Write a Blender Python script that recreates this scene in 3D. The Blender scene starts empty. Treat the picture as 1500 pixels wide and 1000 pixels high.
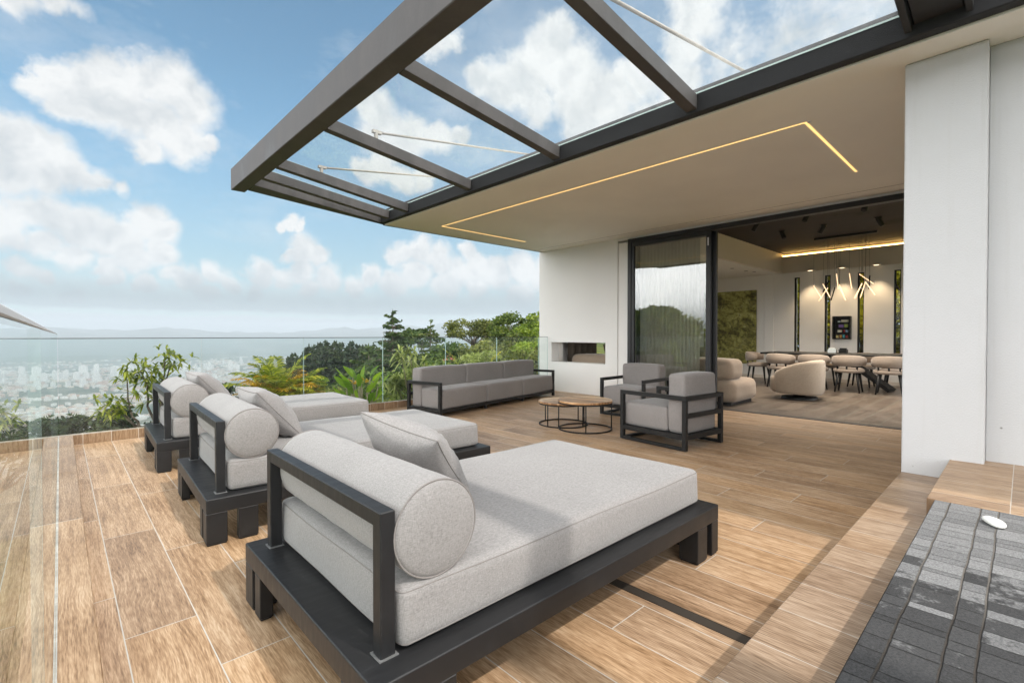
import bpy, bmesh, math, random
import numpy as np
from mathutils import Vector, Matrix
R = math.radians
random.seed(7); rng = np.random.default_rng(7)
SC = bpy.context.scene; COL = SC.collection

# ------------------------------------------------------------------ camera
EYE = 1.12
HEAD = 43.198                      # heading, degrees from +Y towards +X
cd = bpy.data.cameras.new('camera'); cam = bpy.data.objects.new('camera', cd); COL.objects.link(cam)
cam.location = (0, 0, EYE); cam.rotation_euler = (R(90 - 0.73), 0, -R(HEAD))
cd.sensor_width = 36; cd.lens = 705 / 1500 * 36; cd.clip_start = 0.004; cd.clip_end = 30000
SC.camera = cam
SC.render.resolution_x = 1024; SC.render.resolution_y = 682

# ------------------------------------------------------------------ exposure and sampling
SC.view_settings.view_transform = 'Standard'; SC.view_settings.look = 'None'
SC.view_settings.exposure = 0.22; SC.view_settings.gamma = 1
SC.render.engine = 'CYCLES'
cy = SC.cycles
cy.use_denoising = True; cy.max_bounces = 10; cy.diffuse_bounces = 5; cy.glossy_bounces = 4
cy.transparent_max_bounces = 24; cy.transmission_bounces = 6; cy.volume_bounces = 0
cy.sample_clamp_indirect = 8; cy.caustics_reflective = False; cy.caustics_refractive = False

# ------------------------------------------------------------------ node helper
class NT:
    def __init__(s, tree): s.t = tree; s.n = tree.nodes; s.l = tree.links
    def new(s, typ, **kw):
        n = s.n.new(typ)
        for k, v in kw.items(): setattr(n, k, v)
        return n
    def put(s, sock, v):
        if v is None: return
        if isinstance(v, bpy.types.NodeSocket): s.l.new(v, sock)
        else:
            if sock.type == 'RGBA' and len(v) == 3: v = (*v, 1)
            sock.default_value = v
    def m(s, op, a, b=None, c=None, clamp=False):
        n = s.new('ShaderNodeMath', operation=op, use_clamp=clamp)
        s.put(n.inputs[0], a); s.put(n.inputs[1], b); s.put(n.inputs[2], c)
        return n.outputs[0]
    def v(s, op, a, b=None, sc=None):
        n = s.new('ShaderNodeVectorMath', operation=op)
        s.put(n.inputs[0], a); s.put(n.inputs[1], b)
        if sc is not None: s.put(n.inputs['Scale'], sc)
        return n.outputs['Value'] if op in ('DISTANCE', 'LENGTH', 'DOT_PRODUCT') else n.outputs[0]
    def noise(s, vec, scale, detail=4, rough=.55, dist=0, col=False):
        n = s.new('ShaderNodeTexNoise'); s.put(n.inputs['Vector'], vec)
        n.inputs['Scale'].default_value = scale; n.inputs['Detail'].default_value = detail
        n.inputs['Roughness'].default_value = rough; n.inputs['Distortion'].default_value = dist
        return n.outputs['Color' if col else 'Fac']
    def ramp(s, fac, stops, interp='LINEAR'):
        n = s.new('ShaderNodeValToRGB'); cr = n.color_ramp; cr.interpolation = interp
        while len(cr.elements) < len(stops): cr.elements.new(.5)
        for e, (p, c) in zip(cr.elements, stops):
            e.position = p; e.color = (*c, 1) if len(c) == 3 else c
        s.put(n.inputs[0], fac); return n.outputs[0]
    def rng(s, x, a, b, c=0., d=1., smooth=False):
        n = s.new('ShaderNodeMapRange'); n.clamp = True
        if smooth: n.interpolation_type = 'SMOOTHSTEP'
        s.put(n.inputs[0], x)
        for i, q in zip((1, 2, 3, 4), (a, b, c, d)): s.put(n.inputs[i], q)
        return n.outputs[0]
    def mix(s, f, a, b, mode='MIX'):
        n = s.new('ShaderNodeMix', data_type='RGBA', blend_type=mode)
        s.put(n.inputs[0], f); s.put(n.inputs[6], a); s.put(n.inputs[7], b)
        return n.outputs[2]
    def xyz(s, v):
        n = s.new('ShaderNodeSeparateXYZ'); s.put(n.inputs[0], v); return n.outputs
    def comb(s, x, y, z):
        n = s.new('ShaderNodeCombineXYZ')
        for i, q in enumerate((x, y, z)): s.put(n.inputs[i], q)
        return n.outputs[0]
    def mixsh(s, f, a, b):
        n = s.new('ShaderNodeMixShader'); s.put(n.inputs[0], f); s.l.new(a, n.inputs[1]); s.l.new(b, n.inputs[2])
        return n.outputs[0]

def px_dir(x, y):                     # a compass direction measured on the photograph (for the clouds)
    p = R(0.73); th = R(HEAD)
    f0 = np.array([math.sin(th), math.cos(th), 0]); r = np.array([math.cos(th), -math.sin(th), 0]); z = np.array([0, 0, 1.])
    d = f0 * math.cos(p) - z * math.sin(p) + (x - 750) / 705 * r + (500 - y) / 705 * (z * math.cos(p) + f0 * math.sin(p))
    return d / np.linalg.norm(d)

# ------------------------------------------------------------------ sky and sun
SUN_TO = Vector((0.18, -0.75, 1.0)).normalized()
W = bpy.data.worlds.new('World'); SC.world = W; W.use_nodes = True
def build_sky():
    t = NT(W.node_tree); t.n.clear()
    out = t.new('ShaderNodeOutputWorld')
    sky = t.new('ShaderNodeTexSky', sky_type='NISHITA', sun_disc=False)
    sky.sun_elevation = math.asin(SUN_TO.z); sky.sun_rotation = math.atan2(SUN_TO.x, SUN_TO.y)
    sky.altitude = 1500; sky.air_density = 1.0; sky.dust_density = 0.6; sky.ozone_density = 1.6
    d = t.v('NORMALIZE', t.new('ShaderNodeTexCoord').outputs['Generated'])
    ox = t.xyz(d)
    tint = t.mix(1, sky.outputs[0], (1.02, 1.36, 1.22), 'MULTIPLY')
    low = t.rng(ox[2], 0.0, 0.42, 1, 0, True)
    tint = t.mix(t.m('MULTIPLY', low, .78), tint, (2.2, 2.75, 3.0))
    bg = t.new('ShaderNodeBackground'); t.put(bg.inputs[0], tint); bg.inputs[1].default_value = 0.13
    # cumulus: soft balls of cloud given by direction, edges broken up by noise
    w1 = t.v('SCALE', t.v('SUBTRACT', t.noise(d, 8, 2, .5, col=True), (.5, .5, .5)), sc=.05)
    w2 = t.v('SCALE', t.v('SUBTRACT', t.noise(d, 30, 4, .6, col=True), (.5, .5, .5)), sc=.030)
    dw = t.v('ADD', t.v('ADD', d, w1), w2)
    balls = [(62,125,28),(85,115,34),(125,112,40),(165,118,46),(210,116,42),(250,130,44),(285,165,40),(275,205,36),(235,180,46),(190,160,50),(150,150,44),(215,215,26),(110,145,36),(310,212,14),
             (2,190,48),(30,205,48),(66,222,42),(100,248,32),(135,262,24),(165,272,16),(20,250,42),(70,262,26),(-40,220,60),
             (5,318,34),(40,306,30),(75,312,34),(110,330,36),(140,345,36),(180,355,34),(215,322,34),(240,340,26),(195,380,28),(60,350,34),(100,368,28),(20,352,26),(235,372,26),(150,385,22),(8,340,26),
             (425,328,13),(440,334,10),(410,330,9),(440,366,26),(465,374,16),(420,372,14),(35,393,24),(62,402,16),(165,408,18),(150,414,12),(255,402,20),(280,410,22),(310,402,20),(335,412,18),(385,398,22),(415,408,20),(440,398,22),(480,408,22),(520,418,20),(545,405,18),
             (20,428,22),(110,430,24),(215,425,20),(300,430,22),(370,428,20),(455,425,20),
             (585,372,20),(610,365,22),(640,382,26),(670,400,26),(700,392,26),(730,402,28),(765,395,26),(795,400,26),(605,402,24),(580,420,22),(650,420,26),(700,425,22),(760,428,24),(690,368,16),
             (530,150,24),(555,165,34),(565,192,38),(600,195,32),(640,198,24),(670,195,18),(545,135,20),(535,250,22),(560,245,22),(585,258,22),(615,262,18),
             (705,115,30),(735,125,38),(770,118,46),(800,75,40),(820,50,30),(830,100,48),(850,140,48),(890,150,46),(925,120,40),(900,185,48),(960,175,48),(790,155,30),(860,190,34),(985,120,40),(1000,60,40),(640,70,22),(660,62,18),
             (1080,90,74),(1160,60,84),(1240,20,84),(1300,-30,94),(1020,20,50),
             (75,8,26),(110,16,16),(20,0,34)]
    cl = None
    for x, y, r in balls:
        c = px_dir(x, y); rr = (np.linalg.norm(px_dir(x + r, y) - c) + np.linalg.norm(px_dir(x, y + r) - c)) / 2
        k = t.m('MULTIPLY_ADD', t.v('DISTANCE', dw, tuple(c)), -1.0 / (rr * 1.32), 1.0)
        if r < 17 and y < 60 or r in (74, 84, 94): k = t.m('MULTIPLY', k, .45)
        cl = k if cl is None else t.m('SMOOTH_MAX', cl, k, .12)
    # the rest of the sky: broken high cloud
    fb = t.m('ADD', t.m('MULTIPLY', t.noise(d, 15, 8, .62), .70), t.m('MULTIPLY', t.noise(d, 55, 6, .62), .30))
    wisp = t.m('MULTIPLY', t.rng(t.noise(t.v('MULTIPLY', d, (1, 1, 2.2)), 5, 7, .65), .50, .74), .30)
    dens = t.m('ADD', cl, t.m('MULTIPLY', t.m('SUBTRACT', fb, .5), 1.25))
    cov = t.m('MAXIMUM', t.rng(dens, -.02, .56, 0, 1, True), wisp)
    # puffs: bright towards the sun (high), grey underneath
    up = t.v('ADD', dw, (SUN_TO.x * -.02, SUN_TO.y * -.02, .030))
    lit = t.m('SUBTRACT', t.m('ADD', t.noise(dw, 11, 5, .52), t.m('MULTIPLY', t.noise(dw, 40, 3, .5), .18)), t.m('ADD', t.noise(up, 11, 5, .52), t.m('MULTIPLY', t.noise(up, 40, 3, .5), .18)))
    thick = t.rng(dens, .30, 1.0, 0, 1)
    ccol = t.ramp(t.m('ADD', t.m('MULTIPLY_ADD', lit, 1.35, .58), t.m('MULTIPLY', thick, -.06)), [(.10, (.46, .52, .56)), (.38, (.62, .65, .67)), (.66, (.80, .81, .81))])
    # grey cloud bank low over the far hills, pale gap under it
    zz = t.m('ADD', ox[2], t.m('MULTIPLY', t.m('SUBTRACT', fb, .5), .028))
    bank = t.m('MULTIPLY', t.rng(zz, .034, .046, 0, 1, True), t.rng(zz, .060, .115, 1, 0, True))
    ccol = t.mix(t.m('MULTIPLY', bank, .80), ccol, (.19, .255, .285))
    cov = t.m('MAXIMUM', cov, t.m('MULTIPLY', bank, .85))
    gap = t.rng(zz, .040, .028, 0, 1, True)
    ccol = t.mix(gap, ccol, (.50, .51, .54)); cov = t.m('MAXIMUM', cov, t.m('MULTIPLY', gap, .85))
    # bright cloud added outside the camera's view to fill the shade under the roof
    unseen_fill = t.m('MULTIPLY', t.rng(t.v('DOT_PRODUCT', d, tuple(px_dir(720, 360))), .36, .60, 1, 0, True), t.rng(ox[2], .0, .06, .45, 1))
    cov = t.m('MAXIMUM', cov, unseen_fill)
    ccol = t.mix(unseen_fill, ccol, t.mix(t.rng(ox[2], .55, .12), t.ramp(t.noise(dw, 5, 5, .6), [(.3, (1.2, 1.24, 1.3)), (.7, (2.1, 2.07, 2.0))]), t.ramp(t.noise(dw, 5, 5, .6), [(.3, (3.5, 3.55, 3.6)), (.7, (6.1, 6.0, 5.8))])))
    cb = t.new('ShaderNodeBackground'); t.put(cb.inputs[0], ccol); cb.inputs[1].default_value = 1.0
    t.l.new(t.mixsh(cov, bg.outputs[0], cb.outputs[0]), out.inputs[0])
build_sky()
sl = bpy.data.lights.new('sun', 'SUN'); so = bpy.data.objects.new('sun', sl); COL.objects.link(so)
sl.energy = 2.5; sl.angle = R(1.2); sl.color = (1, .95, .88)
so.rotation_euler = SUN_TO.to_track_quat('Z', 'Y').to_euler()

# ------------------------------------------------------------------ materials
MATS = {}
def mat(name, col=(.5, .5, .5), rough=.6, metal=0, spec=.5, fn=None, emit=None):
    m = bpy.data.materials.new(name); m.use_nodes = True; t = NT(m.node_tree)
    b = t.n['Principled BSDF']; b.inputs['Base Color'].default_value = (*col, 1)
    b.inputs['Roughness'].default_value = rough; b.inputs['Metallic'].default_value = metal
    b.inputs['Specular IOR Level'].default_value = spec
    if emit: b.inputs['Emission Color'].default_value = (*emit[0], 1); b.inputs['Emission Strength'].default_value = emit[1]
    if fn: fn(t, b)
    MATS[name] = m; return m
def obco(t): return t.new('ShaderNodeTexCoord').outputs['Object']
def bump(t, b, h, strength=.2, dist=.01):
    n = t.new('ShaderNodeBump'); n.inputs['Strength'].default_value = strength; n.inputs['Distance'].default_value = dist
    t.put(n.inputs['Height'], h); t.l.new(n.outputs[0], b.inputs['Normal'])

def planks(w, l, stops, grout=(.66, .62, .56), gw=.0019, rough=.42, along='Y', x0=0., y0=0., grey=.0, stag=.3334, rv=.08, con=.85):
    def fn(t, b):
        o = t.xyz(obco(t)); X, Y = (o[0], o[1]) if along == 'Y' else (o[1], o[0])
        if along == 'Z': X, Y = o[0], o[2]
        u = t.m('DIVIDE', t.m('SUBTRACT', X, x0), w); row = t.m('FLOOR', u); fu = t.m('FRACT', u)
        off = t.m('FRACT', t.m('MULTIPLY', row, stag))
        v = t.m('ADD', t.m('DIVIDE', t.m('SUBTRACT', Y, y0), l), off); cidx = t.m('FLOOR', v); fv = t.m('FRACT', v)
        wn = t.new('ShaderNodeTexWhiteNoise', noise_dimensions='2D'); t.put(wn.inputs['Vector'], t.comb(row, cidx, 0))
        rnd = wn.outputs['Value']; rc = t.xyz(wn.outputs['Color'])
        gx = t.m('MULTIPLY', t.m('MINIMUM', fu, t.m('SUBTRACT', 1., fu)), w); gy = t.m('MULTIPLY', t.m('MINIMUM', fv, t.m('SUBTRACT', 1., fv)), l)
        gd = t.m('MINIMUM', gx, gy)
        p = t.comb(t.m('ADD', X, t.m('MULTIPLY', rnd, 37.)), t.m('ADD', Y, t.m('MULTIPLY', rc[1], 53.)), t.m('MULTIPLY', rc[2], 11.))
        ps = t.v('MULTIPLY', p, (1, .085, 1))
        warp = t.v('SCALE', t.v('SUBTRACT', t.noise(t.v('MULTIPLY', p, (1, .35, 1)), 4.0, 2, .5, col=True), (.5, .5, .5)), sc=.055)
        g1 = t.noise(t.v('ADD', t.v('MULTIPLY', ps, (1, .55, 1)), t.v('SCALE', warp, sc=.35)), 62, 4, .62)
        g2 = t.noise(t.v('MULTIPLY', ps, (1, .85, 1)), 260, 2, .6)
        wv = t.new('ShaderNodeTexWave', wave_type='BANDS', bands_direction='X'); t.put(wv.inputs['Vector'], t.v('ADD', t.v('MULTIPLY', ps, (1, .8, 1)), t.v('SCALE', warp, sc=2.6)))
        wv.inputs['Scale'].default_value = 30; wv.inputs['Distortion'].default_value = 3.0; wv.inputs['Detail'].default_value = 3; wv.inputs['Detail Scale'].default_value = 1.4
        big = t.noise(t.v('MULTIPLY', p, (1, .30, 1)), 4.5, 3, .55)
        ring = t.m('MULTIPLY', t.m('POWER', wv.outputs['Fac'], 5.), t.rng(t.noise(p, 1.5, 2), .40, .60))
        f = t.m('ADD', t.m('ADD', t.m('MULTIPLY_ADD', g1, .58, -.065), t.m('MULTIPLY_ADD', g2, .58, -.12)), t.m('MULTIPLY', ring, .14))
        f = t.m('ADD', f, t.m('ADD', t.m('MULTIPLY', t.m('SUBTRACT', rnd, .5), rv), t.m('MULTIPLY', t.m('SUBTRACT', big, .5), .42)))
        f = t.m('MULTIPLY_ADD', t.m('SUBTRACT', f, .475), con, .475)
        c = t.ramp(f, stops)
        hs = t.new('ShaderNodeHueSaturation'); t.put(hs.inputs['Color'], c)
        t.put(hs.inputs['Saturation'], t.m('MULTIPLY_ADD', rc[0], .12, 1.0 - grey)); t.put(hs.inputs['Value'], t.m('MULTIPLY_ADD', rc[1], .16, .92))
        isg = t.rng(t.m('ADD', gd, t.m('MULTIPLY', t.m('SUBTRACT', t.noise(obco(t), 30, 3), .5), .0012)), gw * .8, gw * 1.25, 1, 0)
        gc = t.mix(t.noise(obco(t), 9, 3), tuple(q * .72 for q in grout), grout)
        vo = t.new('ShaderNodeTexVoronoi', feature='F1'); t.put(vo.inputs['Vector'], obco(t)); vo.inputs['Scale'].default_value = 3.1
        speck = t.m('MULTIPLY', t.rng(t.m('ADD', vo.outputs['Distance'], t.m('MULTIPLY', t.noise(obco(t), 140, 2), .012)), .018, .026, 1, 0), t.m('GREATER_THAN', t.xyz(vo.outputs['Color'])[0], .55))
        mark = t.rng(t.noise(obco(t), 1.3, 6, .7), .56, .70)
        cc = t.mix(t.m('MULTIPLY', speck, .8), hs.outputs[0], (.05, .035, .025)); cc = t.mix(t.m('MULTIPLY', mark, .22), cc, t.mix(1, cc, (.74, .72, .70), 'MULTIPLY'))
        t.put(b.inputs['Base Color'], t.mix(isg, cc, gc))
        t.put(b.inputs['Roughness'], t.m('ADD', t.m('ADD', t.m('MULTIPLY', g1, .22), t.m('MULTIPLY', mark, .12)), rough - .10))
        bump(t, b, t.m('SUBTRACT', t.m('MULTIPLY', t.m('ADD', g2, g1), .35), t.m('MULTIPLY', isg, 1.)), .22, .002)
    return fn
WOOD = [(.22, (.18, .106, .058)), (.36, (.35, .224, .134)), (.49, (.52, .362, .236)), (.62, (.64, .485, .345)), (.82, (.75, .61, .48))]
mat('deck_planks', fn=planks(.2275, 1.19, WOOD, x0=.163, y0=1.07))
mat('step_planks', fn=planks(.2275, 1.6, [(p, tuple(q * .80 for q in c)) for p, c in WOOD], x0=.08, grey=.12, y0=-.4, gw=.0012))
mat('landing_planks', fn=planks(.29, 1.19, [(p, tuple(q * .80 for q in c)) for p, c in WOOD], x0=.17, y0=.035, gw=.0012, stag=0))
mat('kerb_planks', fn=planks(.2275, 3, [(p, tuple(q * .58 for q in c)) for p, c in WOOD], along='Z', x0=.163, y0=-1))
mat('kerb_side', fn=planks(.6, 3., [(p, tuple(q * .85 for q in c)) for p, c in WOOD], along='Y', x0=-.3, y0=.6))
mat('shaded_indoor_planks', fn=planks(.2275, 1.19, [(p, tuple(q * .27 for q in c)) for p, c in WOOD], grout=(.22, .26, .21), along='X', x0=.1, grey=.36, rough=.34, rv=.22, con=1.))  # same boards as the deck, darkened in colour for the indoor shade
mat('ceiling_planks', fn=planks(.16, 30, [(.2, (.010, .0055, .003)), (.5, (.022, .0115, .006)), (.85, (.042, .022, .012))], grout=(.004, .003, .002), gw=.003, rough=.7, con=1.))

def stucco(c, sc=140, st=.35, blot=.05):
    def fn(t, b):
        o = obco(t); n = t.noise(o, sc, 4, .65); bl = t.noise(o, 1.1, 5, .6)
        t.put(b.inputs['Base Color'], t.mix(t.m('MULTIPLY', t.rng(bl, .35, .75), 1.), c, tuple(q * (1 - blot) for q in c)))
        bump(t, b, n, st, .004)
    return fn
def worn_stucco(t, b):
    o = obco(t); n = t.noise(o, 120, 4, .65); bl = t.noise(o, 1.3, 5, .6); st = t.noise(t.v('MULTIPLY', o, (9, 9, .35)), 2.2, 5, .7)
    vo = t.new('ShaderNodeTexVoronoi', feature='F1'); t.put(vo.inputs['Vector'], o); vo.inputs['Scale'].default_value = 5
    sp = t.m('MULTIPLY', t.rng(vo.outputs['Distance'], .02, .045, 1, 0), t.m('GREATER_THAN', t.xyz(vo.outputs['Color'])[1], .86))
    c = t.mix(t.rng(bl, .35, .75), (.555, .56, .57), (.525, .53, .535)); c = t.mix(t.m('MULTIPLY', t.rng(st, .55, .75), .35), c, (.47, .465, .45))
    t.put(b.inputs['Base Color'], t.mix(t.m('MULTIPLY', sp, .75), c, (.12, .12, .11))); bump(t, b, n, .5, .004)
mat('dimmed_rough_stucco', rough=.9, fn=worn_stucco)  # rough stained house stucco, its base tone darkened against the strong fill light
mat('white_stucco', rough=.8, fn=stucco((.80, .79, .77), 60, .08, .05))  # smoother copy of the house stucco, kept lighter for the roof-shaded front
mat('soffit_paint', rough=.85, fn=stucco((.93, .905, .85), 90, .06, .07))
mat('indoor_plaster', rough=.8, fn=stucco((.84, .81, .76), 60, .05, .03))
mat('bulkhead_plaster', rough=.8, fn=stucco((.70, .63, .54), 60, .05, .03))
mat('fascia_coat', rough=.8, fn=stucco((.024, .024, .027), 170, .7, .3))
mat('upper_wall', rough=.85, fn=stucco((.6, .6, .58), 60, .2, .1))
def weathered(c, k=2.2, sc=3.5):
    def fn(t, b):
        o = obco(t); n = t.noise(t.v('MULTIPLY', o, (1, 1, .45)), sc, 6, .62, .4); n2 = t.noise(o, 60, 3)
        f = t.m('ADD', t.rng(n, .42, .72), t.m('MULTIPLY', t.m('SUBTRACT', n2, .5), .35), clamp=True)
        t.put(b.inputs['Base Color'], t.mix(f, c, tuple(q * k for q in c)))
        t.put(b.inputs['Roughness'], t.rng(n, .3, .7, .48, .7)); bump(t, b, n2, .08, .003)
    return fn
mat('canopy_steel', rough=.6, fn=weathered((.060, .055, .055), 1.9, 2.6))
mat('canopy_box', rough=.5, fn=weathered((.018, .017, .017), 1.6, 8))
def coat(c):
    def fn(t, b):
        o = obco(t); n = t.noise(o, 260, 2); s = t.noise(t.v('MULTIPLY', o, (1, 6, 1)), 9, 6, .7)
        t.put(b.inputs['Base Color'], t.mix(t.rng(s, .55, .8), c, tuple(q * 1.7 + .004 for q in c)))
        t.put(b.inputs['Roughness'], t.rng(s, .3, .7, .36, .52)); bump(t, b, n, .05, .001)
    return fn
mat('daybed_steel', rough=.42, spec=.4, fn=coat((.014, .014, .015)))
mat('black_steel', rough=.4, spec=.3, fn=coat((.012, .012, .012)))
mat('door_aluminium', rough=.38, fn=coat((.010, .010, .011)))
mat('cable', (.32, .31, .28), .55, .6)
mat('rod_steel', rough=.5, metal=.3, fn=weathered((.30, .28, .25), 1.5, 20))
mat('cap_steel', (.72, .73, .75), .5, .1)
mat('weld', (.20, .20, .20), .5, .3)
mat('black_cap', (.03, .03, .03), .4)
mat('silicone', rough=.8, fn=weathered((.36, .35, .32), 1.9, 9))
def fabric(c, sc=1.):
    def fn(t, b):
        o = obco(t)
        a = t.noise(t.v('MULTIPLY', o, (1, 1, .14)), 560 * sc, 2, .6); q = t.noise(t.v('MULTIPLY', o, (.14, .2, 1)), 560 * sc, 2, .6)
        h = t.m('ADD', a, q); s = t.noise(o, 150, 3, .6); big = t.noise(o, 2.2, 3)
        f = t.m('ADD', t.m('ADD', t.m('MULTIPLY', t.m('SUBTRACT', h, 1.), 1.15), t.m('MULTIPLY', t.m('SUBTRACT', s, .5), .38)), .5, clamp=True)
        cc = t.mix(f, tuple(k * .62 for k in c), tuple(k * 1.34 for k in c))
        t.put(b.inputs['Base Color'], t.mix(t.rng(big, .35, .7), cc, t.mix(1, cc, (.92, .92, .92), 'MULTIPLY')))
        b.inputs['Sheen Weight'].default_value = .25; b.inputs['Sheen Roughness'].default_value = .5
        wr = t.noise(o, 9, 3, .55)
        bump(t, b, t.m('ADD', t.m('MULTIPLY', h, .12), t.m('MULTIPLY', t.m('ADD', wr, t.m('MULTIPLY', t.noise(t.v('MULTIPLY', o, (1, .45, 1)), 17, 2, .5), .35)), 1.1)), .35, .008)
    return fn
mat('grey_fabric', rough=.95, spec=.15, fn=fabric((.278, .264, .257)))
mat('sofa_fabric', rough=.95, spec=.15, fn=fabric((.245, .226, .217)))
mat('piping_fabric', (.235, .216, .206), .9, spec=.1)
mat('beige_fabric', rough=.95, spec=.1, fn=fabric((.34, .265, .20), .6))
mat('tub_fabric', rough=.95, spec=.1, fn=fabric((.42, .345, .27), .6))
mat('chair_fabric', rough=.95, spec=.1, fn=fabric((.34, .28, .23), .6))
mat('brown_fabric', rough=.95, spec=.1, fn=fabric((.17, .13, .10), .6))
def tabletop(t, b):
    o = t.xyz(obco(t)); u = t.m('DIVIDE', o[0], .085); row = t.m('FLOOR', u)
    wn = t.new('ShaderNodeTexWhiteNoise', noise_dimensions='1D'); t.put(wn.inputs['W'], row)
    p = t.comb(t.m('MULTIPLY_ADD', wn.outputs[0], 9, o[0]), t.m('MULTIPLY', o[1], .12), 0)
    g = t.noise(p, 30, 5, .6, .6)
    f = t.m('ADD', g, t.m('MULTIPLY', t.m('SUBTRACT', wn.outputs[0], .5), .38))
    t.put(b.inputs['Base Color'], t.ramp(f, [(.25, (.16, .075, .03)), (.45, (.48, .27, .125)), (.6, (.66, .43, .23)), (.8, (.80, .60, .38))]))
    b.inputs['Roughness'].default_value = .32
mat('acacia_top', fn=tabletop)
def pavers(t, b):
    o = t.xyz(obco(t)); X, Y = o[0], o[1]; oc = obco(t)
    yw = t.m('ADD', Y, t.m('MULTIPLY', t.m('SUBTRACT', t.noise(oc, 6, 3), .5), .012))
    u = t.m('DIVIDE', t.m('SUBTRACT', yw, .222), .155); per = t.m('FLOOR', u); fu = t.m('MULTIPLY', t.m('FRACT', u), .155)
    wide = t.m('GREATER_THAN', fu, .056); row = t.m('MULTIPLY_ADD', per, 2., wide)
    gx = t.m('MINIMUM', t.m('ABSOLUTE', t.m('SUBTRACT', fu, .056)), t.m('MINIMUM', fu, t.m('SUBTRACT', .155, fu)))
    wr = t.new('ShaderNodeTexWhiteNoise', noise_dimensions='1D'); t.put(wr.inputs['W'], row)
    v = t.m('ADD', t.m('DIVIDE', X, .21), t.m('MULTIPLY', wr.outputs[0], 5.)); ci = t.m('FLOOR', v); fv = t.m('FRACT', v)
    wn = t.new('ShaderNodeTexWhiteNoise', noise_dimensions='2D'); t.put(wn.inputs['Vector'], t.comb(row, ci, 0)); wc = t.xyz(wn.outputs['Color'])
    s1 = t.m('MULTIPLY_ADD', wc[0], .3, .16); s2 = t.m('MULTIPLY_ADD', wc[1], .3, .55)
    sid = t.m('ADD', t.m('GREATER_THAN', fv, s1), t.m('GREATER_THAN', fv, s2))
    gy = t.m('MULTIPLY', t.m('MINIMUM', t.m('MINIMUM', t.m('ABSOLUTE', t.m('SUBTRACT', fv, s1)), t.m('ABSOLUTE', t.m('SUBTRACT', fv, s2))), t.m('MINIMUM', fv, t.m('SUBTRACT', 1., fv))), .21)
    w2 = t.new('ShaderNodeTexWhiteNoise', noise_dimensions='3D'); t.put(w2.inputs['Vector'], t.comb(row, ci, sid)); r2 = t.xyz(w2.outputs['Color'])
    nz = t.m('MULTIPLY', t.m('SUBTRACT', t.noise(oc, 70, 3), .5), .004)
    gl = t.rng(t.m('ADD', gx, nz), .0012, .0036, 1, 0); gs = t.rng(t.m('ADD', gy, nz), .0006, .0022, 1, 0)
    grit = t.noise(oc, 170, 5, .8); sm = t.noise(oc, 24, 5, .7)
    dry = t.ramp(t.m('ADD', t.m('MULTIPLY_ADD', grit, 1.9, -.45), t.m('MULTIPLY', t.m('SUBTRACT', r2[0], .5), .28)), [(.05, (.075, .075, .077)), (.5, (.20, .20, .202)), (.98, (.36, .36, .357))])
    wet = t.mix(1, dry, (.25, .25, .255), 'MULTIPLY')
    wx = t.m('ADD', t.m('ADD', X, t.m('MULTIPLY', t.m('SUBTRACT', sm, .5), .5)), t.m('ADD', t.m('MULTIPLY', t.m('SUBTRACT', r2[1], .5), .75), t.m('MULTIPLY', t.m('SUBTRACT', t.noise(oc, 6, 5, .75), .5), 1.3)))
    wet_f = t.rng(wx, 1.76, 1.96, 1, 0)
    stone = t.mix(wet_f, dry, wet)
    drier = t.rng(t.m('ADD', X, t.m('MULTIPLY', t.m('SUBTRACT', sm, .5), .3)), 1.7, 1.95)
    c = t.mix(gs, stone, t.mix(drier, (.018, .017, .016), (.085, .082, .078)))
    c = t.mix(gl, c, t.mix(drier, (.050, .042, .035), (.15, .135, .118)))
    t.put(b.inputs['Base Color'], c); t.put(b.inputs['Roughness'], t.m('MULTIPLY_ADD', wet_f, -.2, .9)); b.inputs['Specular IOR Level'].default_value = .25
    bump(t, b, t.m('SUBTRACT', t.m('ADD', t.m('ADD', t.m('MULTIPLY', grit, .45), t.m('MULTIPLY', sm, .5)), t.m('MULTIPLY', r2[2], .5)), t.m('MAXIMUM', t.m('MULTIPLY', gl, 1.2), gs)), .9, .006)
mat('cobble', rough=.85, fn=pavers)
mat('drain_steel', (.055, .045, .036), .5, .2)

def glass(name, tint, refl=0., edge=False, dirt=0., rough=0., ior=1.5):
    m = bpy.data.materials.new(name); m.use_nodes = True; t = NT(m.node_tree); t.n.clear()
    out = t.new('ShaderNodeOutputMaterial')
    tr = t.new('ShaderNodeBsdfTransparent'); t.put(tr.inputs[0], tint)
    gl = t.new('ShaderNodeBsdfGlossy'); gl.inputs['Roughness'].default_value = rough; t.put(gl.inputs[0], (.96, .98, .98))
    fr = t.new('ShaderNodeFresnel'); fr.inputs[0].default_value = ior
    geo = t.new('ShaderNodeNewGeometry')
    f = t.m('MULTIPLY', t.m('MAXIMUM', fr.outputs[0], refl), t.m('SUBTRACT', 1., geo.outputs['Backfacing']))
    sh = t.mixsh(f, tr.outputs[0], gl.outputs[0])
    if dirt:
        o = obco(t); n = t.noise(o, 2.2, 5, .65); n2 = t.noise(o, 70, 3)
        d1 = t.new('ShaderNodeBsdfTranslucent'); t.put(d1.inputs[0], (.8, .8, .8))
        dd = t.m('MULTIPLY', t.m('ADD', t.rng(n, .3, .8, .35, 1.), t.m('MULTIPLY', t.m('SUBTRACT', n2, .5), .5)), dirt, clamp=True)
        if dirt > .05:
            gr = t.rng(t.xyz(o)[1], 2.6, .6, .12, 1.25); dd = t.m('MULTIPLY', dd, gr)
        sh = t.mixsh(dd, sh, d1.outputs[0])
    t.l.new(sh, out.inputs[0]); MATS[name] = m; return m
glass('railing_glass', (.955, .985, .98), dirt=.012)
glass('roof_glass', (.97, .985, .985), dirt=.075)
glass('door_glass', (.86, .89, .88), refl=.21)
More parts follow.
